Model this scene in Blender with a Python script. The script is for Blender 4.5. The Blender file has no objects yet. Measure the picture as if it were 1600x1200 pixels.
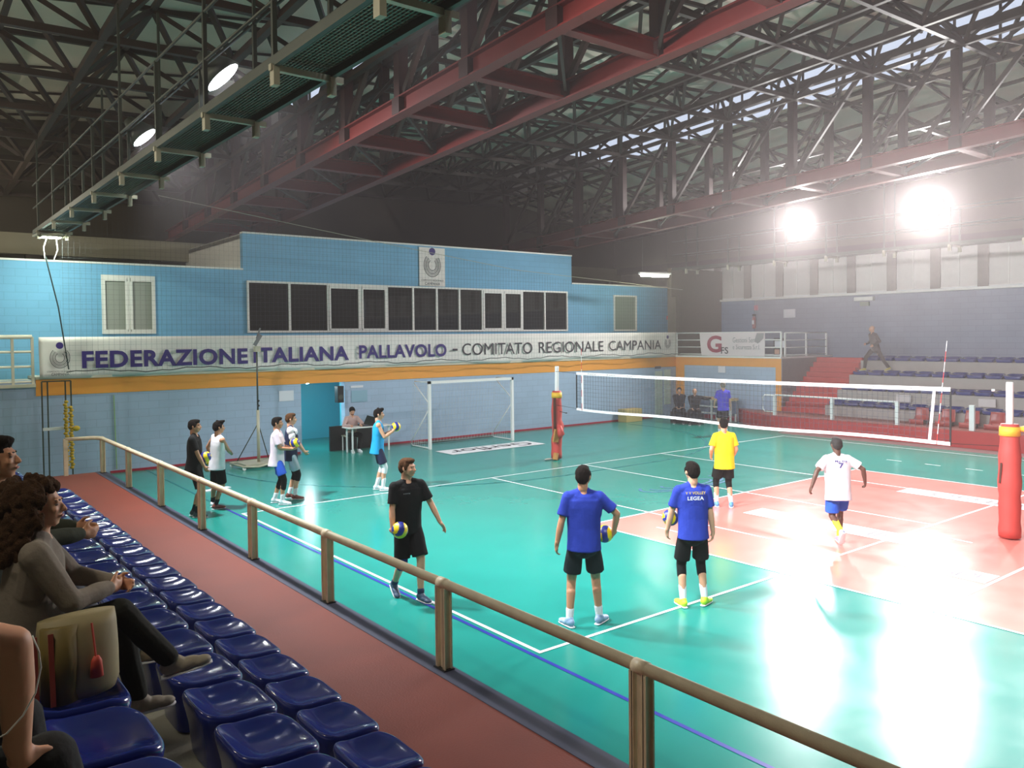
import bpy, bmesh, math, random
from mathutils import Vector, Matrix, noise
R = math.radians
rnd = random.Random(7)
SC = bpy.context.scene
COL = SC.collection

# ------------------------------------------------------------------ helpers
def s2l(c):
    c /= 255.0
    return c / 12.92 if c <= 0.04045 else ((c + 0.055) / 1.055) ** 2.4
def rgb(r, g, b): return (s2l(r), s2l(g), s2l(b), 1.0)

MATS = {}
def mat(name, col, rough=0.6, metal=0.0, var=0.0, scale=8.0, bump=0.0, bscale=60.0, coat=0.0, emit=0.0, spec=0.5, ecol=None, sheen=0.0):
    if name in MATS: return MATS[name]
    m = bpy.data.materials.new(name); m.use_nodes = True
    nt = m.node_tree; b = nt.nodes['Principled BSDF']
    b.inputs['Roughness'].default_value = rough
    b.inputs['Metallic'].default_value = metal
    b.inputs['Specular IOR Level'].default_value = spec
    b.inputs['Coat Weight'].default_value = coat
    b.inputs['Coat Roughness'].default_value = 0.08
    b.inputs['Sheen Weight'].default_value = sheen
    c = rgb(*col)
    b.inputs['Base Color'].default_value = c
    tc = nt.nodes.new('ShaderNodeTexCoord')
    if var > 0:
        n = nt.nodes.new('ShaderNodeTexNoise'); n.inputs['Scale'].default_value = scale; n.inputs['Detail'].default_value = 4
        nt.links.new(tc.outputs['Object'], n.inputs['Vector'])
        mx = nt.nodes.new('ShaderNodeMix'); mx.data_type = 'RGBA'
        mx.inputs[6].default_value = tuple(x * (1 - var) for x in c[:3]) + (1,)
        mx.inputs[7].default_value = tuple(min(1, x * (1 + var)) for x in c[:3]) + (1,)
        nt.links.new(n.outputs['Fac'], mx.inputs[0]); nt.links.new(mx.outputs[2], b.inputs['Base Color'])
    if bump > 0:
        n2 = nt.nodes.new('ShaderNodeTexNoise'); n2.inputs['Scale'].default_value = bscale; n2.inputs['Detail'].default_value = 3
        nt.links.new(tc.outputs['Object'], n2.inputs['Vector'])
        bp = nt.nodes.new('ShaderNodeBump'); bp.inputs['Strength'].default_value = bump; bp.inputs['Distance'].default_value = 0.01
        nt.links.new(n2.outputs['Fac'], bp.inputs['Height']); nt.links.new(bp.outputs['Normal'], b.inputs['Normal'])
    if emit > 0:
        b.inputs['Emission Color'].default_value = rgb(*(ecol or col)); b.inputs['Emission Strength'].default_value = emit
    MATS[name] = m
    return m

class MB:
    """collects shapes in world coordinates, then links them as one mesh object"""
    def __init__(s): s.v = []; s.f = []; s.m = []; s.cm = 0
    def add(s, vs, fs):
        o = len(s.v); s.v += [Vector(v) for v in vs]
        s.f += [tuple(i + o for i in f) for f in fs]; s.m += [s.cm] * len(fs)
        return s
    def box(s, x0, x1, y0, y1, z0, z1):
        return s.add([(x0,y0,z0),(x1,y0,z0),(x1,y1,z0),(x0,y1,z0),(x0,y0,z1),(x1,y0,z1),(x1,y1,z1),(x0,y1,z1)],
              [(0,3,2,1),(4,5,6,7),(0,1,5,4),(1,2,6,5),(2,3,7,6),(3,0,4,7)])
    def bar(s, p, q, w, h, up=(0,0,1)):
        p = Vector(p); q = Vector(q); d = (q - p)
        if d.length < 1e-6: return s
        d.normalize(); u = Vector(up)
        if abs(d.dot(u)) > 0.98: u = Vector((0,1,0))
        r = d.cross(u).normalized(); u = r.cross(d)
        vs = []
        for c in (p, q):
            for a, b in ((-1,-1),(1,-1),(1,1),(-1,1)): vs.append(c + r * (a*w/2) + u * (b*h/2))
        return s.add(vs, [(0,1,2,3),(7,6,5,4),(0,4,5,1),(1,5,6,2),(2,6,7,3),(3,7,4,0)])
    def ibeam(s, p, q, w, h, t=0.03):
        s.bar(Vector(p)+Vector((0,0,h/2-t/2)), Vector(q)+Vector((0,0,h/2-t/2)), w, t)
        s.bar(Vector(p)-Vector((0,0,h/2-t/2)), Vector(q)-Vector((0,0,h/2-t/2)), w, t)
        return s.bar(p, q, t, h - 2*t)
    def tube(s, pts, r, n=10, cap=True):
        pts = [Vector(p) for p in pts]; rs = r if isinstance(r, (list, tuple)) else [r]*len(pts)
        o = len(s.v); vs = []; fs = []
        t0 = (pts[1]-pts[0]).normalized(); ref = Vector((0,0,1)) if abs(t0.z) < 0.9 else Vector((1,0,0))
        for i, p in enumerate(pts):
            a = pts[max(i-1,0)]; b = pts[min(i+1,len(pts)-1)]; t = (b-a).normalized()
            x = t.cross(ref)
            if x.length < 1e-5: x = t.cross(Vector((0,1,0)))
            x.normalize(); y = x.cross(t); 
            for k in range(n):
                an = 2*math.pi*k/n; vs.append(p + x*(math.cos(an)*rs[i]) + y*(math.sin(an)*rs[i]))
        for i in range(len(pts)-1):
            for k in range(n):
                a = i*n+k; b = i*n+(k+1)%n; fs.append((a, b, b+n, a+n))
        if cap: fs.append(tuple(range(n-1,-1,-1))); fs.append(tuple((len(pts)-1)*n+k for k in range(n)))
        return s.add(vs, fs)
    def prism(s, poly, z0, z1):
        n = len(poly)
        return s.add([(x,y,z0) for x,y in poly]+[(x,y,z1) for x,y in poly],
            [tuple(range(n-1,-1,-1)), tuple(range(n,2*n))]+[(i,(i+1)%n,(i+1)%n+n,i+n) for i in range(n)])
    def ell(s, c, rx, ry, rz, M=None, nu=16, nv=10):
        c = Vector(c); vs = []; fs = []
        for j in range(1, nv):
            th = math.pi*j/nv
            for i in range(nu):
                ph = 2*math.pi*i/nu
                d = Vector((rx*math.sin(th)*math.cos(ph), ry*math.sin(th)*math.sin(ph), rz*math.cos(th)))
                vs.append(c + (M @ d if M else d))
        t = Vector((0,0,rz)); vs.append(c + (M@t if M else t)); vs.append(c - (M@t if M else t))
        T = len(vs)-2; B = T+1
        for j in range(nv-2):
            for i in range(nu):
                a = j*nu+i; b = j*nu+(i+1)%nu; fs.append((a, a+nu, b+nu, b))
        for i in range(nu):
            fs.append((T, i, (i+1)%nu)); fs.append((B, (nv-2)*nu+(i+1)%nu, (nv-2)*nu+i))
        return s.add(vs, fs)
    def cap(s, p, q, r0, r1, n=12):
        """rounded, tapered limb"""
        p = Vector(p); q = Vector(q); d = q-p; L = d.length
        if L < 1e-5: return s.ell(p, r0, r0, r0)
        t = d/L; pts = []; rs = []
        for k in range(5):
            a = math.pi/2*(k/4.0); pts.append(p - t*(r0*math.cos(a)*0.999)); rs.append(max(r0*math.sin(a), 0.002))
        for k in range(5):
            a = math.pi/2*(1-k/4.0); pts.append(q + t*(r1*math.cos(a)*0.999)); rs.append(max(r1*math.sin(a), 0.002))
        ref = Vector((0,0,1)) if abs(t.z) < 0.9 else Vector((1,0,0))
        x = t.cross(ref).normalized(); y = x.cross(t); vs = []; fs = []
        for pp, rr in zip(pts, rs):
            for k in range(n):
                an = 2*math.pi*k/n; vs.append(pp + x*(math.cos(an)*rr) + y*(math.sin(an)*rr))
        for i in range(len(pts)-1):
            for k in range(n):
                a = i*n+k; b = i*n+(k+1)%n; fs.append((a, b, b+n, a+n))
        fs.append(tuple(range(n-1,-1,-1))); fs.append(tuple((len(pts)-1)*n+k for k in range(n)))
        return s.add(vs, fs)
    def loft(s, rings, n=20, closed=True):
        """rings: (centre, xaxis*rx, yaxis*ry, [power])"""
        vs = []; fs = []
        for c, X, Y in rings:
            for k in range(n):
                a = 2*math.pi*k/n; vs.append(Vector(c)+Vector(X)*math.cos(a)+Vector(Y)*math.sin(a))
        for i in range(len(rings)-1):
            for k in range(n):
                a = i*n+k; b = i*n+(k+1)%n; fs.append((a, b, b+n, a+n))
        if closed: fs.append(tuple(range(n-1,-1,-1))); fs.append(tuple((len(rings)-1)*n+k for k in range(n)))
        return s.add(vs, fs)
    def mesh(s, name, mats, smooth=False, inv=None):
        me = bpy.data.meshes.new(name)
        me.from_pydata([tuple(inv @ v) if inv else tuple(v) for v in s.v], [], s.f)
        for m in (mats if isinstance(mats, (list, tuple)) else [mats]): me.materials.append(m)
        if len(me.materials) > 1: me.polygons.foreach_set('material_index', s.m)
        me.polygons.foreach_set('use_smooth', [smooth]*len(me.polygons)); me.update()
        return me
    def build(s, name, mats, parent=None, smooth=False, bevel=0.0, sub=0):
        if parent is None:
            zs = min(v.z for v in s.v); xs = [v.x for v in s.v]; ys = [v.y for v in s.v]
            loc = Vector(((min(xs)+max(xs))/2, (min(ys)+max(ys))/2, zs)); inv = Matrix.Translation(-loc)
        else:
            inv = wm(parent).inverted()
        me = s.mesh(name, mats, smooth, inv)
        o = bpy.data.objects.new(name, me); COL.objects.link(o)
        if parent is None: o.location = loc
        else: o.parent = parent
        if bevel: 
            md = o.modifiers.new('bevel', 'BEVEL'); md.width = bevel; md.segments = 2; md.limit_method = 'ANGLE'
        if sub:
            md = o.modifiers.new('sub', 'SUBSURF'); md.levels = sub; md.render_levels = sub
        return o

def wm(o):
    M = Matrix.LocRotScale(o.location, o.rotation_euler, o.scale)
    return wm(o.parent) @ M if o.parent else M
def tag(o, label=None, cat=None, group=None, kind=None):
    if label: o['label'] = label
    if cat: o['category'] = cat
    if group: o['group'] = group
    if kind: o['kind'] = kind
    return o
def thing(name, loc, label, cat, group=None, rz=0.0):
    o = bpy.data.objects.new(name, None); COL.objects.link(o); o.empty_display_size = 0.1
    o.location = loc; o.rotation_euler = (0,0,rz)
    return tag(o, label, cat, group)
def struct(o, label=None): return tag(o, label, None, None, 'structure')
def copy_tree(o, parent=None):
    c = o.copy(); COL.objects.link(c); c.parent = parent
    for ch in list(o.children): copy_tree(ch, c)
    return c
SCR = bpy.data.scenes.new('scratch')
def evaluated_mesh(o):
    SCR.collection.objects.link(o); vl = SCR.view_layers[0]; vl.update(); dg = vl.depsgraph; dg.update()
    me = bpy.data.meshes.new_from_object(o.evaluated_get(dg), depsgraph=dg)
    SCR.collection.objects.unlink(o); return me
def text_mesh(txt, height, width, bold=0.0, extrude=0.002):
    """lettering mesh in local XY plane, lower-left at origin, scaled to width x height"""
    cu = bpy.data.curves.new('t', 'FONT'); cu.body = txt; cu.size = 1.0; cu.offset = bold; cu.extrude = 0.0; cu.resolution_u = 4; cu.space_character = 1.06 if bold > 0.01 else 1.0
    to = bpy.data.objects.new('t', cu)
    me = evaluated_mesh(to)
    vs = [v.co.copy() for v in me.vertices]; fs = [tuple(p.vertices) for p in me.polygons]
    bpy.data.objects.remove(to); bpy.data.curves.remove(cu); bpy.data.meshes.remove(me)
    x0 = min(v.x for v in vs); x1 = max(v.x for v in vs); y0 = min(v.y for v in vs); y1 = max(v.y for v in vs)
    sy = height/(y1-y0); sx = (width/(x1-x0)) if width else sy
    return [Vector(((v.x-x0)*sx, (v.y-y0)*sy, 0)) for v in vs], fs
def put_text(mb, txt, org, X, Y, height, width=None, bold=0.0, warp=None):
    vs, fs = text_mesh(txt, height, width, bold)
    org = Vector(org); X = Vector(X).normalized(); Y = Vector(Y).normalized()
    mb.add([org + X*v.x + Y*v.y for v in vs] if not warp else [warp(org + X*v.x + Y*v.y) for v in vs], fs)
    return mb

# ------------------------------------------------------------------ materials
def floor_mat():
    """teal court with the pink playing area, all in world position"""
    m = bpy.data.materials.new('sports_vinyl'); m.use_nodes = True; nt = m.node_tree; b = nt.nodes['Principled BSDF']
    tc = nt.nodes.new('ShaderNodeTexCoord')
    n = nt.nodes.new('ShaderNodeTexNoise'); n.inputs['Scale'].default_value = 1.4; n.inputs['Detail'].default_value = 6
    nt.links.new(tc.outputs['Object'], n.inputs['Vector'])
    mx = nt.nodes.new('ShaderNodeMix'); mx.data_type = 'RGBA'
    return m, nt, b, tc, n, mx
def vinyl(name, c1, c2):
    m, nt, b, tc, n, mx = floor_mat(); m.name = name
    mx.inputs[6].default_value = rgb(*c1); mx.inputs[7].default_value = rgb(*c2)
    nt.links.new(n.outputs['Fac'], mx.inputs[0]); nt.links.new(mx.outputs[2], b.inputs['Base Color'])
    mr = nt.nodes.new('ShaderNodeMapRange'); mr.inputs[3].default_value = 0.17; mr.inputs[4].default_value = 0.27
    n2 = nt.nodes.new('ShaderNodeTexNoise'); n2.inputs['Scale'].default_value = 2.2; n2.inputs['Detail'].default_value = 5
    nt.links.new(tc.outputs['Object'], n2.inputs['Vector'])
    nt.links.new(n2.outputs['Fac'], mr.inputs[0]); nt.links.new(mr.outputs[0], b.inputs['Roughness'])
    n3 = nt.nodes.new('ShaderNodeTexNoise'); n3.inputs['Scale'].default_value = 5.0; n3.inputs['Detail'].default_value = 2
    nt.links.new(tc.outputs['Object'], n3.inputs['Vector'])
    bp = nt.nodes.new('ShaderNodeBump'); bp.inputs['Strength'].default_value = 0.12; bp.inputs['Distance'].default_value = 0.004
    nt.links.new(n3.outputs['Fac'], bp.inputs['Height']); nt.links.new(bp.outputs['Normal'], b.inputs['Normal'])
    b.inputs['Specular IOR Level'].default_value = 0.6
    return m
M_TEAL = vinyl('teal_vinyl', (26,128,118), (34,142,130))
M_PINK = vinyl('pink_vinyl', (216,128,116), (226,140,128))
M_WLINE = mat('white_line_paint', (232,232,236), 0.35)
M_BLINE = mat('blue_line_paint', (44,52,150), 0.35)
M_DLINE = mat('dark_line_paint', (22,112,118), 0.35)
def block_wall(name, col, jcol, emit=None):
    m = bpy.data.materials.new(name); m.use_nodes = True; nt = m.node_tree; b = nt.nodes['Principled BSDF']
    tc = nt.nodes.new('ShaderNodeTexCoord'); n = nt.nodes.new('ShaderNodeTexNoise'); n.inputs['Scale'].default_value = 0.8; n.inputs['Detail'].default_value = 7
    nt.links.new(tc.outputs['Object'], n.inputs['Vector'])
    mx = nt.nodes.new('ShaderNodeMix'); mx.data_type = 'RGBA'
    c = rgb(*col); mx.inputs[6].default_value = tuple(x*0.88 for x in c[:3])+(1,); mx.inputs[7].default_value = tuple(min(1,x*1.1) for x in c[:3])+(1,)
    nt.links.new(n.outputs['Fac'], mx.inputs[0])
    sp = nt.nodes.new('ShaderNodeSeparateXYZ'); nt.links.new(tc.outputs['Object'], sp.inputs[0])
    ad = nt.nodes.new('ShaderNodeMath'); ad.operation = 'ADD'; nt.links.new(sp.outputs[0], ad.inputs[0]); nt.links.new(sp.outputs[1], ad.inputs[1])
    cb = nt.nodes.new('ShaderNodeCombineXYZ'); nt.links.new(ad.outputs[0], cb.inputs[0]); nt.links.new(sp.outputs[2], cb.inputs[1])
    br = nt.nodes.new('ShaderNodeTexBrick'); br.inputs['Scale'].default_value = 1.0; br.inputs['Brick Width'].default_value = 0.5; br.inputs['Row Height'].default_value = 0.2
    br.inputs['Mortar Size'].default_value = 0.006; br.inputs['Color1'].default_value = (1,1,1,1); br.inputs['Color2'].default_value = (0.95,0.95,0.95,1); br.inputs['Mortar'].default_value = (0.78,0.78,0.8,1)
    nt.links.new(cb.outputs[0], br.inputs['Vector'])
    ml = nt.nodes.new('ShaderNodeMix'); ml.data_type = 'RGBA'; ml.blend_type = 'MULTIPLY'; ml.inputs[0].default_value = 1
    nt.links.new(mx.outputs[2], ml.inputs[6]); nt.links.new(br.outputs['Color'], ml.inputs[7]); nt.links.new(ml.outputs[2], b.inputs['Base Color'])
    bp = nt.nodes.new('ShaderNodeBump'); bp.inputs['Strength'].default_value = 0.35; bp.inputs['Distance'].default_value = 0.006
    nt.links.new(br.outputs['Color'], bp.inputs['Height']); nt.links.new(bp.outputs['Normal'], b.inputs['Normal'])
    b.inputs['Roughness'].default_value = 0.75
    return m
M_LOWBLUE = block_wall('pale_blue_blockwork', (168,188,214), None)
M_UPBLUE = block_wall('sky_blue_blockwork', (116,178,216), None)
M_SIDEBLUE = block_wall('side_wall_blue_grey', (132,140,162), None)
M_DKBLUE = block_wall('corner_panel_blue', (120,144,178), None)  # blue of the panel at the side wall corner
M_ORANGE = mat('orange_paint', (238,158,62), 0.6, var=0.08, scale=2)
M_CREAM = mat('cream_paint', (214,206,186), 0.5, var=0.1, scale=4)
M_WHITEP = mat('white_paint', (232,230,226), 0.45, var=0.05)
M_REDTER = mat('red_terrace_paint', (118,46,27), 0.6, var=0.22, scale=1.6, bump=0.2)
M_REDKERB = mat('red_kerb_paint', (184,44,42), 0.5, var=0.1, scale=3)
M_NAVYEDGE = mat('navy_kerb_edge', (58,62,84), 0.55, var=0.2, scale=6)
M_CONC = mat('concrete', (142,138,124), 0.85, var=0.18, scale=5, bump=0.3)
M_CONC2 = mat('pale_grey_concrete', (168,160,156), 0.85, var=0.1, scale=4)
M_TRUSSD = mat('dark_brown_steel', (48,35,28), 0.55, 0.0, var=0.25, scale=3)
M_TRUSSR = mat('red_oxide_steel', (104,29,25), 0.5, 0.0, var=0.2, scale=2)
M_ROOF = mat('roof_sheet', (228,222,208), 0.7, var=0.12, scale=0.6)
M_GALV = mat('galvanised_steel', (66,72,64), 0.5, 0.3, var=0.2, scale=5)
M_GALVL = mat('pale_galvanised_steel', (176,172,152), 0.5, 0.2, var=0.15, scale=5)
M_SEAT = mat('blue_seat_plastic', (30,44,122), 0.16, spec=0.6, coat=0.3, var=0.12, scale=2.5)
M_SEATR = mat('red_seat_plastic', (160,62,56), 0.35, var=0.1, scale=3)
M_RAIL = mat('cream_rail_paint', (226,210,178), 0.4, var=0.2, scale=9, bump=0.15, bscale=120)
M_GLASSD = mat('dark_window_glass', (20,22,20), 0.04, spec=0.8)
M_BANNER = mat('banner_cloth', (236,230,226), 0.7, var=0.05, scale=1.5)
M_INK = mat('purple_ink', (54,36,120), 0.7)
M_INKD = mat('dark_ink', (52,46,58), 0.7)
M_INKG = mat('grey_ink', (150,146,150), 0.7)
M_INKR = mat('crimson_ink', (150,44,70), 0.7)
M_BLACK = mat('black_plastic', (24,24,26), 0.4)
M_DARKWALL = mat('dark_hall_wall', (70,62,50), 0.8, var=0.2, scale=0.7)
M_BEAMC = mat('concrete_ring_beam', (150,144,124), 0.8, var=0.15, scale=1)
M_NETW = mat('white_net_tape', (236,234,236), 0.5)
M_NETB = mat('dark_net_cord', (54,60,74), 0.7)
M_PAD = mat('red_post_padding', (186,66,60), 0.55, var=0.12, scale=5, bump=0.25, bscale=9)
M_PADY = mat('yellow_strap', (222,176,48), 0.6)
M_METALW = mat('white_enamel', (236,236,236), 0.3)
M_CARD = mat('cardboard', (196,172,112), 0.8, var=0.1)
M_PAPER = mat('paper', (222,222,232), 0.7)
M_REDSKIRT = mat('red_skirting', (168,34,58), 0.5)

# ------------------------------------------------------------------ floor, lines
fl = MB().box(-14, 27, -18, 24, -0.12, 0.0)
# corridor behind the doorway uses the same floor
struct(fl.build('floor', M_TEAL))
struct(MB().box(4.48, 13.48, -14.05, 3.95, 0.0, 0.003).build('trim_1', M_PINK), 'pink playing area of the sports floor')
LW = 0.05
n_trim = [2]
def line(pts, m=M_WLINE, w=LW, z=0.0045, label=None):
    mb = MB()
    for (a, b) in zip(pts[:-1], pts[1:]):
        a = Vector((a[0],a[1],0)); b = Vector((b[0],b[1],0)); d = (b-a).normalized(); r = Vector((d.y,-d.x,0))
        a = a - d*(w/2); b = b + d*(w/2)
        mb.add([a-r*w/2+Vector((0,0,z)), b-r*w/2+Vector((0,0,z)), b+r*w/2+Vector((0,0,z)), a+r*w/2+Vector((0,0,z))], [(0,3,2,1)])
    o = mb.build('trim_%d' % n_trim[0], m); n_trim[0] += 1
    return struct(o, label)
line([(0,0),(0,9)], label='white end line of the cross court')
line([(0,9),(18,9)], z=0.0047, label='white far sideline of the cross court')
line([(0,0),(18,0)], z=0.0047, label='white near sideline of the cross court')
line([(18,0),(18,9)], label='white far end line of the cross court')
for i, x in enumerate((6,9,12)): line([(x,0.03),(x,8.97)], label='white line crossing the cross court %d m in' % x)
line([(4.48,-14.05),(4.48,3.95),(13.48,3.95),(13.48,-14.05)], z=0.0055, label='white border of the pink playing area')
line([(4.48,-2.05),(13.48,-2.05)], z=0.006, label='white attack line across the pink area')
line([(-0.1,-8),(-0.1,10.5)], M_BLINE, 0.05, 0.0035, 'blue line beside the railing')
line([(-0.1,10.5),(-0.05,16)], M_DLINE, 0.05, 0.0036, 'dark line towards the goal wall')
# dark arc of the futsal area and centre line markings
arc = [(7.6+6.25*math.cos(a), 14.3-6.2*math.sin(a)) for a in [R(x) for x in range(90, 190, 6)]][::-1] + [(10.7+6.25*math.cos(a), 14.3-6.2*math.sin(a)) for a in [R(x) for x in range(90, -12, -6)]]
line(arc, M_DLINE, 0.06, 0.0038, 'dark goal area arc')
for k in range(9): line([(15.55, 4.2-k*1.0),(15.55, 3.85-k*1.0)], M_WLINE, 0.05, 0.0049, 'short white dash of the dashed line, %s from the goal wall side' % ['first','second','third','fourth','fifth','sixth','seventh','eighth','ninth'][k])
line([(8.2,-0.95),(8.25,-0.2)], M_WLINE, 0.05, 0.006, 'short white service tick')
line([(5.2,2.1),(5.2,3.0)], M_WLINE, 0.05, 0.006, 'short white tick in the pink area')

def decal(name, cx, cy, L, W, ang, txt, tw, th, label, mcol, flip=False, off=0.0, z=0.0065):
    c = math.cos(ang); s = math.sin(ang); X = Vector((c,s,0)); Y = Vector((-s,c,0)); o = Vector((cx,cy,z))
    t = thing(name, (cx,cy,0.0), label, 'floor sticker', 'sponsor stickers on the floor')
    a = MB(); a.add([o-X*L/2-Y*W/2, o+X*L/2-Y*W/2, o+X*L/2+Y*W/2, o-X*L/2+Y*W/2], [(0,1,2,3)]); a.build('sticker_sheet', M_WLINE, t)
    b = MB(); k = -1 if flip else 1
    put_text(b, txt, o + X*(off - k*tw/2) - Y*(k*th/2) + Vector((0,0,0.001)), X*k, Y*k, th, tw, 0.01); b.build('lettering', mcol, t)
    return t
decal('floor_sticker', 9.17, 13.28, 3.5, 0.95, R(0), 'Gerflor', 3.0, 0.6, 'long white floor sticker with purple lettering in front of the goal', M_INKD, flip=True)
decal('floor_sticker', 7.6, 1.28, 0.62, 2.95, R(0), '', 0, 0, '', M_INKD) if False else None
def decal_v(name, x, y0, y1, w, txt, label, ty0, ty1, mcol):
    t = thing(name, (x,(y0+y1)/2,0), label, 'floor sticker', 'sponsor stickers on the floor')
    MB().add([(x-w/2,y0,0.0065),(x+w/2,y0,0.0065),(x+w/2,y1,0.0065),(x-w/2,y1,0.0065)],[(0,1,2,3)]).build('sticker_sheet', M_WLINE, t)
    b = MB(); put_text(b, txt, (x+w*0.32, ty1, 0.0078), (0,-1,0), (-1,0,0) if False else (-1,0,0), w*0.64, ty1-ty0, 0.01)
    b.v = [Vector((2*x - v.x if False else v.x, v.y, v.z)) for v in b.v]
    b.build('lettering', mcol, t); return t
decal_v('floor_sticker', 7.6, -0.35, 2.75, 0.62, 'Gerflor', 'white floor sticker nearest the running player on the pink area', -0.25, 1.2, M_INKG)
decal_v('floor_sticker', 11.75, -2.6, 1.9, 0.6, 'Gerflor', 'white floor sticker behind the near net post on the pink area', -0.7, 1.3, M_INKG)
decal_v('floor_sticker', 6.35, -2.0, -0.9, 0.5, 'Gerflor', 'small white floor sticker beside the net shadow', -1.9, -1.0, M_INKG)
# faded blue emblem on the teal floor
em = MB()
for rr, a0, a1 in ((1.0, 150, 400),(0.8,170,380),(0.55,150,400)):
    pts = [Vector((8.9+rr*1.45*math.cos(R(a)), 5.45+rr*0.5*math.sin(R(a)), 0.0042)) for a in range(a0,a1,8)]
    for p, q in zip(pts[:-1], pts[1:]):
        d = (q-p).normalized(); r_ = Vector((d.y,-d.x,0))*0.035; em.add([p-r_,q-r_,q+r_,p+r_],[(0,3,2,1)])
tag(em.build('floor_emblem', mat('faded_blue_print', (60,110,150), 0.4)), 'faded blue oval emblem printed on the teal floor', 'floor emblem')

# ------------------------------------------------------------------ goal wall (balcony face) and rooms above
YW = 16.05
w = MB()
w.box(-14, 4.26, YW, YW+0.25, 0, 2.45); w.box(5.66, 20.87, YW, YW+0.25, 0, 2.45); w.box(4.26, 5.66, YW, YW+0.25, 2.06, 2.45)
struct(w.build('wall_far', M_LOWBLUE), 'pale blue painted blockwork wall behind the goal')
struct(MB().box(-2.5, 20.87, YW-0.012, YW-0.001, 2.06, 2.46).build('trim_40', M_ORANGE), 'orange painted band along the goal wall')
struct(MB().box(-14, -2.5, YW-0.05, YW+0.1, 2.28, 2.36).build('trim_41', M_CREAM), 'cream ledge left of the orange band')
struct(MB().box(-2.5, 20.87, YW-0.04, YW+1.3, 2.46, 2.52).build('trim_42', M_CREAM), 'balcony slab edge')
struct(MB().box(-14, -2.5, YW+0.1, YW+1.3, 2.36, 2.44).build('trim_43', M_CREAM), 'balcony slab left of the banner')
struct(MB().box(-0.9, 4.2, YW-0.02, YW-0.001, 0.0, 0.06).box(5.9, 19.4, YW-0.02, YW-0.001, 0.0, 0.06).build('baseboard_far', M_REDSKIRT))
YU = YW+1.3
def u2(x, z):   # scale a point measured on the balcony face back to the set-back wall
    k = (YU+6.63)/(YW+6.63); return (-5.485+(x+5.485)*k, 3.384+(z-3.384)*k)
zt = u2(0,5.33)[1]; zt2 = u2(0,6.36)[1]; xb0 = u2(2.61,0)[0]; xb1 = u2(15.0,0)[0]; xe = u2(20.87,0)[0]-0.02
bw0, bz1 = u2(2.70,5.04); bw1, bz0 = u2(14.76,3.57)
wl0, wz1 = u2(-1.01,5.06); wl1, wz0 = u2(0.27,3.56)
wr0, _ = u2(17.18,0); wr1, _ = u2(18.47,0); wrz1 = u2(0,4.97)[1]
w = MB()
def wall_holes(mb, x0, x1, z0, z1, y0, y1, holes):
    x = x0
    for (a, b, c, d) in holes:
        mb.box(x, a, y0, y1, z0, z1); 
        if c > z0: mb.box(a, b, y0, y1, z0, c)
        if d < z1: mb.box(a, b, y0, y1, d, z1)
        x = b
    mb.box(x, x1, y0, y1, z0, z1)
wall_holes(w, -14, xb0, 2.44, zt, YU, YU+0.2, [(wl0, wl1, wz0, wz1)])
wall_holes(w, xb0, xb1, 2.44, zt2, YU, YU+0.2, [(bw0, bw1, bz0, bz1)])
wall_holes(w, xb1, xe, 2.44, zt, YU, YU+0.2, [(wr0, wr1, wz0, wrz1)])
struct(w.build('wall_far_upper', M_UPBLUE), 'sky blue upper storey wall above the balcony')
struct(MB().box(-14, xb0, YU-0.03, YU+0.23, zt, zt+0.05).box(xb1, xe, YU-0.03, YU+0.23, zt, zt+0.05).box(xb0, xb1, YU-0.03, YU+0.23, zt2, zt2+0.05).build('trim_44', M_WHITEP), 'pale capping along the top of the upper wall')
struct(MB().box(xb0, xb0+0.2, YU+0.2, 23, zt, zt2).box(xb1-0.2, xb1, YU+0.2, 23, zt, zt2).build('wall_block_sides', M_WHITEP), 'white rendered side of the raised block')
struct(MB().box(-14, xe, YU+0.2, 23, zt-0.15, zt-0.02).box(xb0, xb1, YU+0.2, 23, zt2-0.15, zt2-0.02).build('trim_45', M_CONC), 'flat roofs of the upper rooms')
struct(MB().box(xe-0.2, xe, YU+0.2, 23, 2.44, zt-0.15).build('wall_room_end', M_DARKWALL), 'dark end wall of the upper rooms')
def window(n, x0, x1, z0, z1, panes, glass, label, sill=True):
    """panes: list of (xa, xb, raised)"""
    t = thing('window_%d' % n, ((x0+x1)/2, YU, z0), label, 'window'); t['kind'] = 'structure'; del t['category']
    f = MB(); b = 0.06
    f.box(x0, x1, YU-0.05, YU+0.08, z0, z0+b).box(x0, x1, YU-0.05, YU+0.08, z1-b, z1).box(x0, x0+b, YU-0.05, YU+0.08, z0+b, z1-b).box(x1-b, x1, YU-0.05, YU+0.08, z0+b, z1-b)
    xs = [p[1] for p in panes[:-1]]
    for x in xs: f.box(x-0.035, x+0.035, YU-0.045, YU+0.07, z0+b, z1-b)
    f.build('window_frame', M_WHITEP, t)
    for (a, c, kind) in panes:
        if kind:
            s = MB(); s.box(a+0.05, c-0.05, YU-0.06, YU-0.01, z0+b, z0+b+0.06).box(a+0.05, c-0.05, YU-0.06, YU-0.01, z1-b-0.1, z1-b).box(a+0.03, a+0.09, YU-0.06, YU-0.01, z0+b+0.06, z1-b-0.1).box(c-0.09, c-0.03, YU-0.06, YU-0.01, z0+b+0.06, z1-b-0.1)
            s.build('sash', M_WHITEP, t)
        g = MB().box(a+0.04, c-0.04, YU+0.0, YU+0.012, z0+b*0.8, z1-b*0.8); g.build('pane', glass, t)
    return t
P = [(384,438,0),(438,491,0),(491,540,1),(540,583,1),(583,628,0),(628,673,0),(673,713,0),(713,752,0),(752,789,1),(789,823,1),(823,858,0),(858,888,0)]
pn = []
sx = (bw1-bw0)
import_x = {384:2.70,438:3.95,491:5.15,540:6.23,583:7.15,628:8.10,673:9.00,713:9.90,752:10.85,789:11.75,823:12.60,858:13.65,888:14.76}
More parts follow.
